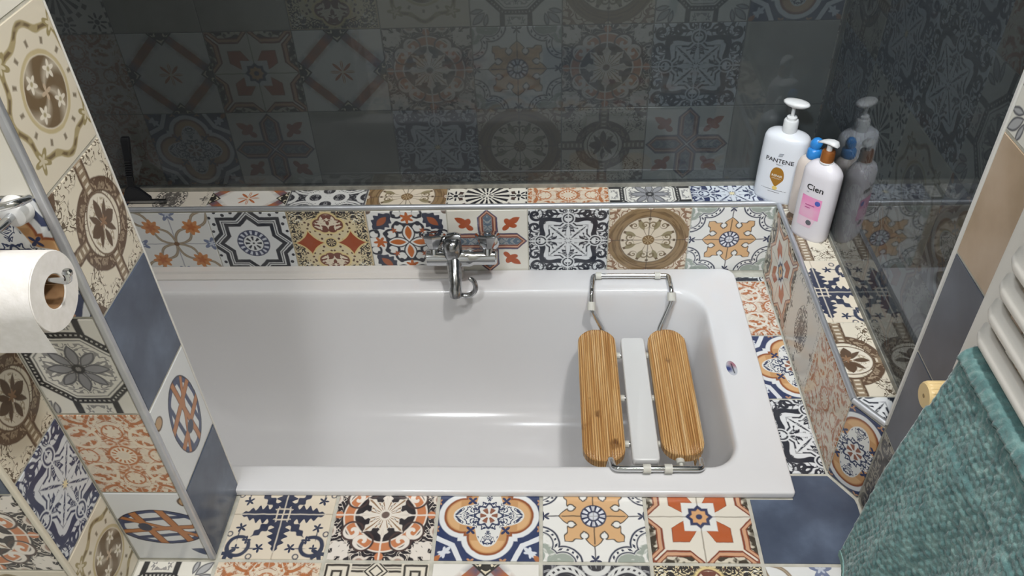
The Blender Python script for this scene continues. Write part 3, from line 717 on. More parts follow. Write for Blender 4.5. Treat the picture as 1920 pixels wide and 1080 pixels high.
# ------------------------------------------------------------------ bathtub
def rr(x0, x1, y0, y1, r, z, k=10):
    """rounded rectangle, r = (front-right, back-right, back-left, front-left)"""
    if not isinstance(r, (tuple, list)): r = (r,)*4
    r = [min(q, (x1-x0)*.49, (y1-y0)*.49) for q in r]
    out = []
    for (cx, cy, a0, q) in ((x1-r[0], y0+r[0], -PI/2, r[0]), (x1-r[1], y1-r[1], 0, r[1]), (x0+r[2], y1-r[2], PI/2, r[2]), (x0+r[3], y0+r[3], PI, r[3])):
        for j in range(k+1):
            a = a0 + PI/2*j/k
            out.append((cx + q*math.cos(a), cy + q*math.sin(a), z))
    return out
tub = thing('bathtub', 'white acrylic bathtub sunk between the patterned tiles', 'bathtub', (0, 0, 0))
OX0, OX1, OY0, OY1 = -1.305, .489, .1435, .833
oc = (.006, .03, .02, .006)
rings = [rr(OX0, OX1, OY0, OY1, oc, .0012), rr(OX0, OX1, OY0, OY1, oc, .0125), rr(OX0+.0015, OX1-.0015, OY0+.0015, OY1-.0015, oc, .0148), rr(OX0+.004, OX1-.004, OY0+.004, OY1-.004, oc, .0155)]
IX0, IX1, IY0, IY1 = -1.22, .402, .203, .753
prof = [(-.004, .0150, 0), (.0, .0148, 0), (.0035, .0125, .004), (.007, .007, .006), (.010, -.004, .012), (.014, -.03, .03), (.026, -.10, .07), (.042, -.18, .13), (.058, -.25, .20), (.075, -.29, .25), (.098, -.322, .29), (.128, -.343, .33), (.165, -.354, .37), (.215, -.358, .42)]
for ins, z, li in prof:
    rd = .085 + ins*.35
    rings.append(rr(IX0+ins+li*.5, IX1-ins*.8, IY0+ins, IY1-ins, (.062+ins*.4, rd, rd, rd), z))
tb = MB(); tb.loft(rings, False, True); tb.build('tub_shell', M_acryl, tub, True, 50)
# badge on the rim
M_badge = Tile('badge_print', .0, .2)
def badge():
    t = M_badge; t.base('B4B6BC'); t.lay(t.circ(t.P1, (.07, .12), .11), '9A6A74', .12); t.lay(t.circ(t.P1, (-.08, -.02), .09), '3A4474', .1)
    t.lay(t.box(t.P1, (.02, -.02), PI/2, .15, .012), '20242E'); return t.done(0)
mb_ = badge()
bd = MB(); bd.loft([[(.0115*s_*math.cos(2*PI*k/28), .0225*s_*math.sin(2*PI*k/28), z) for k in range(28)] for s_, z in ((1, 0), (1, .0008), (.94, .0013))])
bo = bd.build('badge', mb_, tub); bo.location = (.4245, .478, .0149); bo.rotation_euler = (0, 0, .10); bo['label'] = 'small oval maker badge on the rim'
# sealing profile between rim and wall (left half)
sp_ = MB(); xs0, xs1 = -1.2, -.20
pr = [(.797, .0157), (.797, .019), (.800, .0205), (.814, .0225), (.818, .028), (.8345, .031), (.8345, .0157)]
sp_.add([(xs0, y, z) for y, z in pr] + [(xs1, y, z) for y, z in pr], [tuple(range(7)), tuple(range(13, 6, -1))] + [(i, (i+1) % 7, 7+(i+1) % 7, 7+i) for i in range(7)])
tag(sp_.build('sealing_strip', pbsdf('strip_white', 'CFCBC6', .3)), 'white sealing strip along the back rim of the bathtub', 'seal strip')

# ------------------------------------------------------------------ bath seat
def wood():
    m = pbsdf('ribbed_wood', 'B98A50', .45); nt = m.node_tree; b = nt.nodes['Principled BSDF']
    tc = nt.nodes.new('ShaderNodeTexCoord'); mp = nt.nodes.new('ShaderNodeMapping'); mp.inputs['Scale'].default_value = (95, 1.6, 20)
    nt.links.new(tc.outputs['Object'], mp.inputs[0])
    n = nt.nodes.new('ShaderNodeTexNoise'); n.inputs['Scale'].default_value = 2.6; n.inputs['Detail'].default_value = 6; n.inputs['Distortion'].default_value = .15
    nt.links.new(mp.outputs[0], n.inputs['Vector'])
    cr = nt.nodes.new('ShaderNodeValToRGB'); e = cr.color_ramp.elements
    e[0].position = .28; e[0].color = lin('9A6A3A'); e[1].position = .72; e[1].color = lin('E6CCA0')
    x = e.new(.46); x.color = lin('C0935A'); x = e.new(.58); x.color = lin('D4AE76')
    nt.links.new(n.outputs['Fac'], cr.inputs['Fac'])
    n2 = nt.nodes.new('ShaderNodeTexNoise'); n2.inputs['Scale'].default_value = 22; n2.inputs['Detail'].default_value = 3
    nt.links.new(tc.outputs['Object'], n2.inputs['Vector'])
    cr2 = nt.nodes.new('ShaderNodeValToRGB'); cr2.color_ramp.elements[0].position = .64; cr2.color_ramp.elements[1].position = .74
    nt.links.new(n2.outputs['Fac'], cr2.inputs['Fac'])
    mx = nt.nodes.new('ShaderNodeMix'); mx.data_type = 'RGBA'; mx.inputs[7].default_value = lin('6A4526')
    nt.links.new(cr2.outputs[0], mx.inputs[0]); nt.links.new(cr.outputs[0], mx.inputs[6])
    # straight grain, with the shade in the rib grooves put into the colour
    wv = nt.nodes.new('ShaderNodeTexWave'); wv.bands_direction = 'X'; wv.inputs['Scale'].default_value = 62; wv.inputs['Distortion'].default_value = 1.2; wv.inputs['Detail'].default_value = 2; wv.inputs['Detail Scale'].default_value = .4
    nt.links.new(tc.outputs['Object'], wv.inputs['Vector'])
    cr3 = nt.nodes.new('ShaderNodeValToRGB'); cr3.color_ramp.elements[0].position = .15; cr3.color_ramp.elements[1].position = .6
    cr3.color_ramp.elements[0].color = (.8, .8, .8, 1); cr3.color_ramp.elements[1].color = (0, 0, 0, 1)
    nt.links.new(wv.outputs['Fac'], cr3.inputs['Fac'])
    m3 = nt.nodes.new('ShaderNodeMix'); m3.data_type = 'RGBA'; m3.inputs[7].default_value = lin('8E6434')
    nt.links.new(cr3.outputs[0], m3.inputs[0]); nt.links.new(mx.outputs[2], m3.inputs[6]); nt.links.new(m3.outputs[2], b.inputs['Base Color'])
    return m
M_wood = wood()
seat = thing('bath_seat', 'bath seat of two ribbed wooden slats on a chrome frame hung across the tub', 'bath seat')
ZT = -.060     # top of the slats
def slat(x0, x1, y0, y1, name):
    """ribbed plank with rounded ends"""
    w = (x1-x0); r = w*.46; nx, ny = 90, 40; m = MB(); vs = []; fs = []
    ys = [y0 + (y1-y0)*.5*(1-math.cos(PI*j/ny)) for j in range(ny+1)]
    for j in range(ny+1):
        y = ys[j]; d = min(y-y0, y1-y); cut = 0.0
        if d < r: cut = (r - math.sqrt(max(0, r*r-(r-d)**2)))*.96
        for i in range(nx+1):
            t = i/nx; x = x0+cut + (w-2*cut)*t
            gx_ = (x-x0)/w*15
            z = ZT - .0024*(abs(math.sin(PI*gx_)) < .55) - (.0025*max(0, 1-min(t, 1-t)*26))
            vs.append((x, y, z))
    n = nx+1
    for j in range(ny):
        for i in range(nx):
            fs.append((j*n+i, j*n+i+1, (j+1)*n+i+1, (j+1)*n+i))
    bt = len(vs); vs += [(x, y, ZT-.020) for x, y, z in vs]
    for j in range(ny):
        for i in range(nx):
            fs.append((bt+j*n+i, bt+(j+1)*n+i, bt+(j+1)*n+i+1, bt+j*n+i+1))
        fs.append((j*n, (j+1)*n, bt+(j+1)*n, bt+j*n)); fs.append((j*n+nx, bt+j*n+nx, bt+(j+1)*n+nx, (j+1)*n+nx))
    for i in range(nx):
        fs.append((i, bt+i, bt+i+1, i+1)); fs.append((ny*n+i, ny*n+i+1, bt+ny*n+i+1, bt+ny*n+i))
    m.add(vs, fs); return m.build(name, M_wood, seat)
slat(.089, .181, .277, .685, 'wooden_slat'); slat(.260, .352, .293, .685, 'wooden_slat')
wb = MB(); wb.loft([rr(.1945+i, .2525-i, .284+i, .662-i, .009, z, 4) for i, z in ((.002, ZT-.026), (0, ZT-.024), (0, ZT-.007), (.0015, ZT-.005), (.004, ZT-.004))]); wb.build('plastic_bar', M_plastic, seat, True, 50)
# cross rails under the slats
for y in (.345, .48, .62):
    m = MB(); m.tube([(.10, y, ZT-.027), (.342, y, ZT-.027)], .0062, 10); m.build('cross_rail', M_chrome, seat, True)
    for x in (.187, .257):
        m = MB(); m.tube([(x-.005, y, ZT-.027), (x+.005, y, ZT-.027)], .0085, 10); m.build('rubber_sleeve', M_rubber, seat, True)
# rear hanger and front hanger tubes
rear = fillet([(.150, .600, ZT-.027), (.152, .672, ZT-.024), (.152, .690, ZT-.004), (.1225, .704, -.008), (.1245, .736, .0255), (.130, .7935, .0255), (.319, .7925, .0255), (.3205, .742, .0255), (.3215, .722, .002), (.292, .688, ZT-.002), (.290, .672, ZT-.024), (.290, .600, ZT-.027)], .010)
m = MB(); m.tube(rear, .0062, 12); m.build('hanger_tube', M_chrome, seat, True)
front = fillet([(.146, .330, ZT-.026), (.141, .272, ZT-.022), (.140, .230, .010), (.144, .1925, .0255), (.318, .1925, .0255), (.322, .232, .010), (.330, .272, ZT-.022), (.330, .330, ZT-.026)], .012)
m = MB(); m.tube(front, .0062, 12); m.build('hanger_tube', M_chrome, seat, True)
def sleeve(a, b, r=.0095):
    m = MB(); m.tube([a, b], r, 14); o = m.build('rubber_sleeve', M_rubber, seat, True, 50); return o
sleeve((.137, .7934, .0255), (.151, .7933, .0255)); sleeve((.285, .7926, .0255), (.299, .7925, .0255))
sleeve((.201, .1925, .0255), (.216, .1925, .0255)); sleeve((.243, .1925, .0255), (.258, .1925, .0255))
sleeve((.1225, .702, -.010), (.1235, .716, .006), .0100); sleeve((.3213, .723, .002), (.3210, .736, .018), .0100)
m = MB(); m.tube([(.326, .262, ZT-.020), (.3285, .272, ZT-.022)], .010, 14); m.build('end_cap', M_rubber, seat, True)
m = MB(); m.tube([(.296, .300, ZT-.016), (.297, .284, ZT-.017)], .009, 14); m.tube([(.297, .284, ZT-.017), (.298, .262, ZT-.018)], .0045, 10); m.build('end_cap', M_rubber, seat, True)

# ------------------------------------------------------------------ mixer tap
mix = thing('mixer_tap', 'worn chrome bath mixer tap with two faceted handles on the tiled upstand', 'tap')
def part(m, name, mat, parent, ang=40): return m.build(name, mat, parent, True, ang)
for x in (-.262, -.132):
    m = MB(); m.lathe([(.026, 0), (.026, -.004), (.020, -.010), (.013, -.012), (.013, -.062)], (x, YU-.0005, .103), (0, 1, 0), 20); part(m, 'wall_union', M_chrome, mix)
m = MB(); m.lathe([(.016, -.088), (.0215, -.084), (.022, -.03), (.024, -.022), (.024, .022), (.0205, .03), (.0195, .084), (.015, .088)], (-.197, YU-.060, .103), (1, 0, 0), 24); part(m, 'body', M_chrome, mix)
for x in (-.263, -.131):
    ax = Vector((0, .36, .93)).normalized(); c = Vector((x, YU-.062, .116))
    m = MB(); m.lathe([(.0125, -.004), (.0125, .012), (.011, .016)], c, ax, 16); nk = part(m, 'handle_stem', M_chrome, mix)
    m = MB(); m.lathe([(.0115, .012), (.0145, .015), (.0305, .044), (.031, .048), (.027, .0515), (.012, .053)], c, ax, 8); h = m.build('handle', M_chrome, mix)
    m = MB(); m.lathe([(.011, .052), (.0105, .0545), (.006, .0555)], c, ax, 16); m.build('handle_cap', M_chrome_worn, h, True)
# diverter block, spout, hook
m = MB(); m.loft([[Vector((-.217 + a*math.cos(2*PI*k/16), YU-.060 + dy + b*math.sin(2*PI*k/16), z)) for k in range(16)] for a, b, z, dy in ((.018, .018, .085, 0), (.023, .024, .10, 0), (.024, .026, .13, -.002), (.022, .024, .152, 0), (.016, .018, .160, .002))]); part(m, 'diverter_body', M_chrome_worn, mix, 60)
m = MB(); m.tube([(-.232, YU-.05, .150), (-.246, YU-.046, .155), (-.252, YU-.045, .157)], [.009, .0095, .008], 12); m.tube([(-.225, YU-.052, .158), (-.208, YU-.056, .164), (-.196, YU-.058, .163)], [.012, .011, .008], 12); part(m, 'diverter_lever', M_chrome_worn, mix)
m = MB(); m.tube([(-.216, .772, .105), (-.213, .752, .094), (-.211, .730, .079), (-.210, .712, .061), (-.210, .703, .046), (-.210, .701, .038)], [.022, .0185, .0165, .0155, .0155, .014], 18); part(m, 'spout', M_chrome_worn, mix, 60)
hk = []
for k in range(15):
    a = -PI*.62 + k/14*PI*.98
    hk.append((-.186 + .026*math.cos(a), .708 + .004*k/14, .062 + .028*math.sin(a)))
m = MB(); m.tube([(-.205, .706, .044)] + hk, [.007]+[.0066]*12 + [.0062, .006, .0045], 12); part(m, 'hook', M_chrome_worn, mix)

# ------------------------------------------------------------------ bottles
def sup(a, b, z, pw, n=40, dx=0, dy=0):
    out = []
    for k in range(n):
        t = 2*PI*k/n; c, s = math.cos(t), math.sin(t)
        out.append((dx + a*math.copysign(abs(c)**(2/pw), c), dy + b*math.copysign(abs(s)**(2/pw), s), z))
    return out
def text_mesh(body, size, mat, wrap=None, x0=0, z0=0, align='CENTER', sx=1.0, bold=0.0):
    cu = bpy.data.curves.new('lettering', 'FONT'); cu.body = body; cu.size = size; cu.align_x = align; cu.offset = bold; cu.resolution_u = 3
    o = bpy.data.objects.new('lettering', cu); COL.objects.link(o)
    bpy.context.view_layer.update()
    dg = bpy.context.evaluated_depsgraph_get(); me = bpy.data.meshes.new_from_object(o.evaluated_get(dg))
    bpy.data.objects.remove(o, do_unlink=True)
    for v in me.vertices:
        x, z = v.co.x*sx + x0, v.co.y + z0
        v.co = (x, wrap(x, z), z)
    me.materials.clear(); me.materials.append(mat); return me
def decal(pts, mat, wrap, nx=1):
    """flat print polygon wrapped on a bottle front: triangulated fan"""
    q_ = []
    for i, p in enumerate(pts):
        p2 = pts[(i+1) % len(pts)]; k_ = max(1, int(math.hypot(p2[0]-p[0], p2[1]-p[1])/.003))
        q_ += [(p[0]+(p2[0]-p[0])*t/k_, p[1]+(p2[1]-p[1])*t/k_) for t in range(k_)]
    pts = q_
    cx = sum(p[0] for p in pts)/len(pts); cz = sum(p[1] for p in pts)/len(pts); rings = []
    vs = [(cx, wrap(cx, cz), cz)]; fs = []; n = len(pts); K = 4
    for j in range(1, K+1):
        for x, z in pts:
            xx = cx+(x-cx)*j/K; zz = cz+(z-cz)*j/K; vs.append((xx, wrap(xx, zz), zz))
    for i in range(n):
        fs.append((0, 1+i, 1+(i+1) % n))
        for j in range(K-1):
            fs.append((1+j*n+i, 1+(j+1)*n+i, 1+(j+1)*n+(i+1) % n, 1+j*n+(i+1) % n))
    return mesh('print', vs, fs, mat)
def front(a, b, pw, off):
    def w(x, z): return -b*(max(0.0, 1-abs(x/a)**pw))**(1/pw) - off
    return w
M_bot = pbsdf('bottle_white', 'D8D9DC', .25); M_bot2 = pbsdf('bottle_pearl', 'D6D0D2', .22); M_bot3 = pbsdf('bottle_cream', 'CDBFB4', .3)
M_ink = pbsdf('print_black', '17181C', .4); M_gold = pbsdf('print_gold', '9A6A1E', .35); M_yel = pbsdf('print_yellow', 'D8BC6A', .35); M_wht = pbsdf('print_white', 'E0DCD0', .4)
M_copper = noisy('copper_collar', ['8E5428', 'A4652F'], 30, .3, 2, metal=.4); M_bluec = pbsdf('blue_cap', '2E7FC4', .3); M_greyp = pbsdf('print_grey', '5A5A60', .4); M_bl2 = pbsdf('print_blue', '4A5AA8', .4)
M_silv = pbsdf('print_silver', '8A8C92', .4)

def bot(name, label, c, th):
    b = thing(name, label, 'bottle', (c[0], c[1], H)); b.rotation_euler = (0, 0, th); return b
# large white shampoo bottle
P = bot('shampoo_bottle', 'tall white pump shampoo bottle with gold badge in the ledge corner', (.571, .868), -.56)
a, b_, pw = .0545, .0335, 2.5
m = MB(); m.loft([sup(a*k, b_*k, z, pw) for k, z in ((.95, 0.0), (.985, .003), (1, .008), (1.0, .06), (.985, .12), (.965, .150), (.945, .160), (.90, .1665), (.80, .171), (.55, .1755), (.30, .178))]); m.build('body', M_bot, P, True, 50)
m = MB(); m.lathe([(.0165, .1765), (.0168, .180), (.0165, .203), (.0150, .206), (.0115, .207), (.0115, .213), (.0085, .215)], (0, 0, 0), n=24); m.build('collar', M_plastic, P, True)
m = MB(); m.lathe([(.0045, .213), (.0042, .242)], (0, 0, 0), n=12); m.build('pump_stem', M_plastic, P, True)
m = MB(); m.loft([[(x*sc_ + .004, y*sc_, z) for x, y, _ in sup(.030, .0165, 0, 2.0, 28)] for sc_, z in ((.25, .236), (.72, .240), (.98, .2455), (1.0, .2485), (.9, .2515), (.55, .2535))]); m.build('pump_head', M_plastic, P, True, 60)
w = front(a*.985, b_*.985, pw, .0006); w2 = front(a*.985, b_*.985, pw, .0011)
obj('lettering', text_mesh('PANTENE', .0150, M_ink, w, 0, .1085, sx=1.02, bold=.0002), P)
obj('lettering', text_mesh('PRO-V', .0046, M_ink, w, .002, .1018, sx=1.2), P)
for k in range(3):
    z = .1245 + .0032*k; obj('emblem', decal([(-.005+.001*k, z), (.0055+.001*k, z+.0022), (.0055+.001*k, z+.0036), (-.005+.001*k, z+.0013)], M_silv, w), P)
bp_ = []
for k in range(28):
    t = 2*PI*k/28; x = math.cos(t); z = math.sin(t); wd = .0165*(1.0 if z > -.2 else max(.35, 1-.8*(-z-.2)))
    bp_.append((wd*math.copysign(abs(x)**.8, x) + .001, .071 + .0255*z))
obj('badge', decal(bp_, M_gold, w), P)
obj('lettering', text_mesh('REPAIR', .0082, M_wht, w2, .001, .0715, bold=.0001), P)
obj('lettering', text_mesh('& PROTECT', .0042, M_wht, w2, .001, .0655), P)
obj('emblem', decal([(.001+.006*math.cos(2*PI*k/14), .041+.0055*math.sin(2*PI*k/14)) for k in range(14)], M_yel, w2), P)
obj('print_line', decal([(-.040, .0345), (.038, .0345), (.038, .0355), (-.040, .0355)], M_ink, w), P)
obj('print_line', decal([(-.014, .0285), (.014, .0285), (.014, .0297), (-.014, .0297)], M_greyp, w), P)
# pearl white lotion bottle with pink label
C = bot('lotion_bottle', 'pearl white pump bottle with pink label and copper collar on the right ledge', (.611, .710), -.79)
a, b_, pw = .0425, .0262, 2.6
m = MB(); m.loft([sup(a*k, b_*k, z, pw) for k, z in ((.93, 0.0), (.975, .003), (1, .008), (1.0, .10), (.99, .158), (.975, .166), (.92, .172), (.80, .1795), (.60, .1865), (.43, .190), (.38, .1915))]); m.build('body', M_bot2, C, True, 50)
m = MB(); m.lathe([(.0150, .190), (.0155, .1915), (.0148, .1935)], (0, 0, 0), n=24); m.build('neck_ring', M_plastic, C, True)
m = MB(); m.lathe([(.0140, .1935), (.0145, .1955), (.0140, .216), (.0125, .2185), (.0065, .219)], (0, 0, 0), n=24); m.build('collar', M_copper, C, True)
m = MB(); m.lathe([(.0062, .218), (.006, .232)], (0, 0, 0), n=12); m.build('pump_stem', M_plastic, C, True)
hp = [(-.027, 0, .2285), (-.020, 0, .2325), (-.010, 0, .2365), (.002, 0, .2385), (.012, 0, .2375), (.018, 0, .2335)]
m = MB(); m.loft([[(x + .0, (wd)*math.cos(2*PI*k/14), z + hh*math.sin(2*PI*k/14)) for k in range(14)] for (x, _, z), wd, hh in zip(hp, (.003, .0065, .0095, .0115, .0115, .006), (.0018, .003, .0042, .0052, .0048, .002))]); ph = m.build('pump_head', M_plastic, C, True, 60)
w = front(a, b_, pw, .0006); w2 = front(a, b_, pw, .0011)
obj('lettering', text_mesh('Cien', .0195, M_ink, w, .002, .1285, sx=1.08, bold=.0003), C)
M_pink = noisy('label_pink', ['D8A8BC', 'DE8FB4', 'E277AC'], 18, .35, 2)
M_pink2 = noisy('label_pink_pale', ['D8C0C8', 'DDB4C4'], 14, .35, 2)
obj('label_print', decal([(-.0235, .058), (.0235, .058), (.0235, .112), (-.0235, .112)], M_pink, w), C)
obj('label_print', decal([(-.0235, .034), (.010, .034), (.018, .0578), (-.0235, .0578)], M_pink2, w), C)
for z, l in ((.090, .0135), (.083, .008)):
    obj('print_line', decal([(-.012, z), (-.012+l*1.6, z+.0006), (-.012+l*1.6, z+.0026), (-.012, z+.002)], pbsdf('print_magenta', 'B0447E', .4), w2), C)
obj('emblem', decal([(.0150+.0062*math.cos(2*PI*k/16), .1015+.0062*math.sin(2*PI*k/16)) for k in range(16)], M_bl2, w2), C)
obj('emblem', decal([(.0045+.0066*math.cos(2*PI*k/16), .0475+.0066*math.sin(2*PI*k/16)) for k in range(16)], M_greyp, w2), C)
obj('print_line', decal([(-.016, .121), (-.010, .121), (-.010, .1225), (-.016, .1225)], M_silv, w), C)
# small cream bottle with a blue cap
D = bot('soap_bottle', 'cream bottle with blue flip cap half hidden between the two white bottles', (.613, .798), -.6)
a, b_, pw = .031, .020, 2.4
m = MB(); m.loft([sup(a*k, b_*k, z, pw) for k, z in ((.93, 0), (1, .006), (1, .115), (.97, .132), (.85, .142), (.6, .149), (.45, .151))]); m.build('body', M_bot3, D, True, 50)
m = MB(); m.lathe([(.0150, .150), (.0160, .153), (.0155, .168), (.012, .172), (.010, .173)], (0, 0, 0), n=24); m.build('collar', M_bluec, D, True)
m = MB(); m.loft([sup(a2, b2, z, 2.0, 20, dx) for a2, b2, z, dx in ((.010, .009, .172, 0), (.0135, .0105, .178, 0), (.0135, .0105, .187, .001), (.0095, .008, .195, .002), (.004, .004, .198, .002))]); m.build('flip_cap', M_bluec, D, True, 60)

# ------------------------------------------------------------------ black squeegee on the back ledge
Q = thing('squeegee', 'black plastic squeegee leaning against the dark wall on the back ledge', 'squeegee', (-1.005, .862, H))
m = MB(); m.add([(x, y, z) for y in (-.006, .006) for x, z in ((-.034, .010), (.034, .010), (.034, .018), (.010, .046), (-.006, .052), (-.020, .046), (-.034, .020))],
                [tuple(range(7)), tuple(range(13, 6, -1))] + [(i, (i+1) % 7, 7+(i+1) % 7, 7+i) for i in range(7)]); hd = m.build('head', M_black, Q); bevel_mod(hd, .002)
m = MB(); m.box(-.070, .070, -.004, .004, .003, .0105); bl = m.build('blade_holder', M_steel, Q)
m = MB(); m.box(-.070, .070, -.0012, .0012, .0002, .0035); m.build('rubber_blade', M_black, bl)
m = MB(); m.loft([[(cx_ + hw*sx_, y_ + hd_*sy_, z) for sx_, sy_ in ((-1, -1), (1, -1), (1, 1), (-1, 1))] for z, cx_, y_, hw, hd_ in ((.045, -.006, .0, .009, .005), (.075, -.003, .006, .0085, .005), (.100, .001, .012, .0085, .005), (.165, .008, .027, .011, .006), (.172, .009, .029, .010, .005))]); hn = m.build('handle', M_black, Q); bevel_mod(hn, .0025)
for k in range(7):
    z = .078 + .006*k; m = MB(); y_ = .006 + (z-.075)*.235
    m.box(-.0095+(z-.075)*.15, .0065+(z-.075)*.15, y_-.0075, y_-.004, z, z+.003); m.build('grip_rib', M_black, Q)

# ------------------------------------------------------------------ towel radiator and towel
RD = thing('towel_radiator', 'white ladder towel radiator mounted on the slate wall', 'radiator', (0, 0, 0))
M_enamel = pbsdf('white_enamel', 'D2CFC8', .3, coat=.2)
def upright(y0, y1):
    m = MB(); m.loft([rr(.548, .572, y0, y1, .007, z, 4) for z in (.552, 1.45)]); o = m.build('upright', M_enamel, RD, True, 50); return o
upright(-.078, -.043); upright(-.555, -.520)
zs = [.612 + .0388*k for k in range(8)] + [.612 + .0388*k for k in range(11, 19)]
for z in zs:
    m = MB()
    m.tube([(.560, -.066, z), (.553, -.078, z), (.5440, -.0895, z), (.5395, -.102, z), (.5395, -.12, z), (.5395, -.48, z), (.544, -.506, z), (.556, -.527, z)], [.0085, .0105, .0115, .0115, .0115, .0115, .0115, .009], 16); m.build('rail', M_enamel, RD, True, 50)
for z in (.585, 1.38):
    for y in (-.060, -.537):
        m = MB(); m.tube([(.566, y, z), (XS-.0005, y, z)], .009, 12); m.build('wall_bracket', M_enamel, RD, True)
# thermostat knob
K = MB(); KX0, KY, KZ = .527, -.046, .498
prof = [(.0175, 0), (.0195, .0025), (.0205, .006), (.0205, .033), (.017, .040)]
n = 72; rgs = []
for r_, h_ in prof:
    rg = []
    for k in range(n):
        rad = r_ - (.0011 if (k // 2) % 2 and .003 < h_ < .036 else 0); t = 2*PI*k/n
        rg.append((KX0 + h_, KY + rad*math.cos(t), KZ + rad*math.sin(t)))
    rgs.append(rg)
valve = K.loft(rgs).build('thermostat_knob', pbsdf('knob_cream', 'D8BE8A', .4), RD); valve['label'] = 'cream ribbed thermostat knob'
m = MB(); m.lathe([(.003, -.0005), (.003, .0006)], (KX0, KY, KZ), (1, 0, 0), 12); m.build('knob_screw', pbsdf('knob_dimple', '8A744C', .5), valve)
m = MB(); m.tube(fillet([(.565, KY, KZ), (.578, KY, KZ), (.578, -.060, KZ+.02), (.561, -.060, .545), (.561, -.060, .556)], .006), .0085, 12); m.build('valve_body', M_chrome, RD, True)
m = MB(); m.tube([(.575, KY, KZ), (XS-.0005, KY, KZ)], .007, 12); m.build('supply_pipe', M_chrome, RD, True)

def towel():
    root = thing('towel', 'teal green terry bath towel hanging over the lower rail of the radiator', 'towel', (0, 0, 0))
    # section: back hem -> over the rail -> front panel down
    zr = zs[0]; xr = .5395
    def sec(s):
        """s in metres from the rail top, negative = wall side"""
        if s < -.022:
            return Vector((xr + .0165, 0, zr - (-s - .022)))
        if s < .022:
            a = PI/2 - s/.022*PI/2*1.0
            return Vector((xr + .0165*math.cos(a), 0, zr + .0165*math.sin(a)))
        q = s - .022
        lean = .165*q
        return Vector((xr - .0165 - lean, 0, zr - q*.985))
    s0, s1 = -.16, .405; ny, ns = 190, 250; Y0, Y1 = -.090, -.50
    vs = []; fs = []; th = .006
    for i in range(ns+1):
        s = s0 + (s1-s0)*i/ns
        p = sec(s); p2 = sec(s+.002); t = (p2-p).normalized(); nrm = Vector((-t.z, 0, t.x))*-1
        if s > .022 and nrm.x > 0: nrm = -nrm
        for j in range(ny+1):
            v = j/ny; y = Y0 + (Y1-Y0)*v
            q = max(0, s-.02)
            edge = min(v, 1-v)*abs(Y1-Y0)
            fold = .010*math.sin(v*9.0 + .6)*min(1, q/.2) + .006*math.sin(v*21 + 1.3 + q*6)*min(1, q/.25)
            yy = y - .028*q/.36*math.exp(-v*4) + .0015*mnoise.noise(Vector((s*60, y*60, 3)))
            # terry popcorn weave: staggered knots with irregular strength
            cell = .0105; row = math.floor(s/cell); fy = (y/cell + .5*(row % 2)); fx = s/cell
            kn = abs(math.sin(PI*fx))*abs(math.sin(PI*fy))
            rnd = mnoise.noise(Vector((s*110, y*110, 0)))
            hgt = .0026*kn*(.75+.5*rnd) + .0022*mnoise.noise(Vector((s*170, y*170, 7))) + .0012*mnoise.noise(Vector((s*380, y*380, 9)))
            if edge < .004 or s1-s < .010: hgt *= .25
            d = max(0, fold) if s < .10 else fold + .004
            pp = p + nrm*(hgt + d*1.0); vs.append((pp.x, yy, pp.z))
    n = ny+1; top = len(vs)
    for i in range(ns+1):
        s = s0 + (s1-s0)*i/ns; p = sec(s); p2 = sec(s+.002); t = (p2-p).normalized(); nrm = Vector((-t.z, 0, t.x))*-1
        if s > .022 and nrm.x > 0: nrm = -nrm
        for j in range(ny+1):
            x, y, z = vs[i*n+j]; vs.append((x - nrm.x*th, y, z - nrm.z*th))
    for i in range(ns):
        for j in range(ny):
            fs.append((i*n+j, i*n+j+1, (i+1)*n+j+1, (i+1)*n+j))
    st = 1
    for i in range(ns):
        for j in range(ny):
            fs.append((top+i*n+j, top+(i+1)*n+j, top+(i+1)*n+j+1, top+i*n+j+1))
    for i in range(ns):
        fs.append((i*n, (i+1)*n, top+(i+1)*n, top+i*n)); fs.append((i*n+ny, top+i*n+ny, top+(i+1)*n+ny, (i+1)*n+ny))
    for j in range(ny):
        fs.append((j, top+j, top+j+1, j+1)); fs.append((ns*n+j, ns*n+j+1, top+ns*n+j+1, top+ns*n+j))
    mt = noisy('teal_terry', ['355354', '4E7170', '779692'], 60, .9, 4, bump=.5, bscale=420, pos=[.25, .5, .78], sheen=.35)
    o = obj('terry_cloth', mesh('terry_cloth', vs, fs, mt, True, 180), root)
    # flat woven hem along the lower edge
    hem = MB(); hv = []; i = ns
    for j in range(0, ny+1, 2):
        x, y, z = vs[i*n+j]; hv.append((x, y, z))
    k = len(hv)
    hs = [(x-.0015, y, z+.001) for x, y, z in hv] + [(x+.0075, y, z+.001) for x, y, z in hv] + [(x+.0065, y, z-.012) for x, y, z in hv] + [(x-.001, y, z-.012) for x, y, z in hv]
    hf = []
    for j in range(k-1):
        for a_, b2 in ((0, 1), (1, 2), (2, 3), (3, 0)):
            hf.append((a_*k+j, a_*k+j+1, b2*k+j+1, b2*k+j))
    hf += [(0, k, 2*k, 3*k), (k-1, 4*k-1, 3*k-1, 2*k-1)]
    hem.add(hs, hf).build('hem', pbsdf('teal_hem', '6F918D', .85), root, True, 40)
towel()

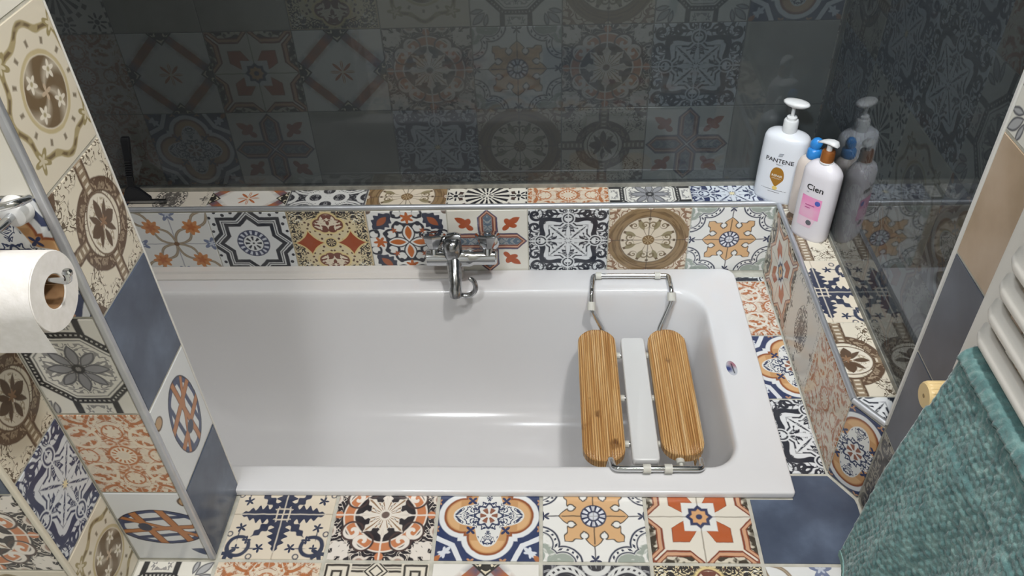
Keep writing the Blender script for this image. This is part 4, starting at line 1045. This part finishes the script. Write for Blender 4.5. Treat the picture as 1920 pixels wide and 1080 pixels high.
# ------------------------------------------------------------------ toilet paper and holder
PH = thing('paper_holder', 'chrome toilet paper holder on the tiled partition', 'paper holder')
RC = Vector((-.583, -.080, .722))     # roll end centre (axis along x)
SPZ = RC.z + .016                     # spindle carries the roll by its core
m = MB(); m.lathe([(.020, 0), (.020, -.004), (.018, -.010), (.0165, -.016), (.013, -.018)], (-.640, -.0005, .790), (0, 1, 0), 24); m.build('wall_flange', M_plastic, PH, True)
m = MB(); m.tube(fillet([(-.640, -.016, .790), (-.640, -.050, .792), (-.640, -.078, .806), (-.720, -.082, .806)], .012), .0055, 12); m.build('arm', M_chrome, PH, True)
m = MB(); m.tube(fillet([(-.612, -.012, .812), (-.606, -.040, .824), (-.640, -.060, .826), (-.715, -.070, .826)], .016), .0050, 12); m.build('cover_hinge', M_chrome, PH, True)
m = MB(); m.tube(fillet([(-.716, -.080, .808), (-.716, -.080, SPZ), (-.560, -.080, SPZ), (-.557, -.080, SPZ+.012)], .008), .0045, 12); m.build('spindle', M_chrome, PH, True)
m = MB(); m.lathe([(.003, -.002), (.0058, 0), (.0062, .004), (.004, .007)], (-.557, -.080, SPZ+.010), (0, 0, 1), 12); m.build('spindle_knob', M_chrome, PH, True)
TP = thing('toilet_roll', 'white toilet paper roll with loose sheet hanging down on the chrome holder', 'toilet roll')
M_paper = noisy('tissue', ['D8D4CE', 'E2DEDA'], 90, .9, 3, bump=.15, bscale=300); M_card = noisy('cardboard', ['8C6A48', 'A8835C'], 40, .8, 3)
def ringring(rad, x, n=48): return [(x, RC.y + rad*math.cos(2*PI*k/n), RC.z + rad*math.sin(2*PI*k/n)) for k in range(n)]
m = MB(); m.loft([ringring(.0215, RC.x-.1), ringring(.050, RC.x-.1), ringring(.0505, RC.x-.099), ringring(.0505, RC.x-.0015), ringring(.0495, RC.x), ringring(.0225, RC.x), ringring(.0215, RC.x-.001), ringring(.0215, RC.x-.1)], False, False); m.build('paper', M_paper, TP, True, 35)
m = MB(); m.loft([ringring(.0213, RC.x-.0995), ringring(.0213, RC.x-.0015), ringring(.0203, RC.x-.0015), ringring(.0203, RC.x-.0995), ringring(.0213, RC.x-.0995)], False, False); m.build('cardboard_core', M_card, TP, True, 35)
m = MB(); fv = []; pth = []
for k in range(12):
    t = PI*.60 + k/11*PI*.45; pth.append((RC.y + .0512*math.cos(t), RC.z + .0512*math.sin(t)))
for k in range(1, 8): pth.append((pth[11][0] + .0008*k, pth[11][1] - .0075*k))
for y, z in pth: fv += [(RC.x-.001, y, z), (RC.x-.0995, y, z)]
for y, z in pth: fv += [(RC.x-.001, y+.0005, z), (RC.x-.0995, y+.0005, z)]
q = len(pth); ff = []
for k in range(q-1):
    ff.append((2*k, 2*k+1, 2*k+3, 2*k+2)); ff.append((2*q+2*k, 2*q+2*k+2, 2*q+2*k+3, 2*q+2*k+1))
    ff.append((2*k, 2*k+2, 2*q+2*k+2, 2*q+2*k)); ff.append((2*k+1, 2*q+2*k+1, 2*q+2*k+3, 2*k+3))
ff.append((2*q-2, 2*q-1, 4*q-1, 4*q-2)); ff.append((0, 2*q, 2*q+1, 1))
m.add(fv, ff).build('loose_sheet', M_paper, TP, True, 60)
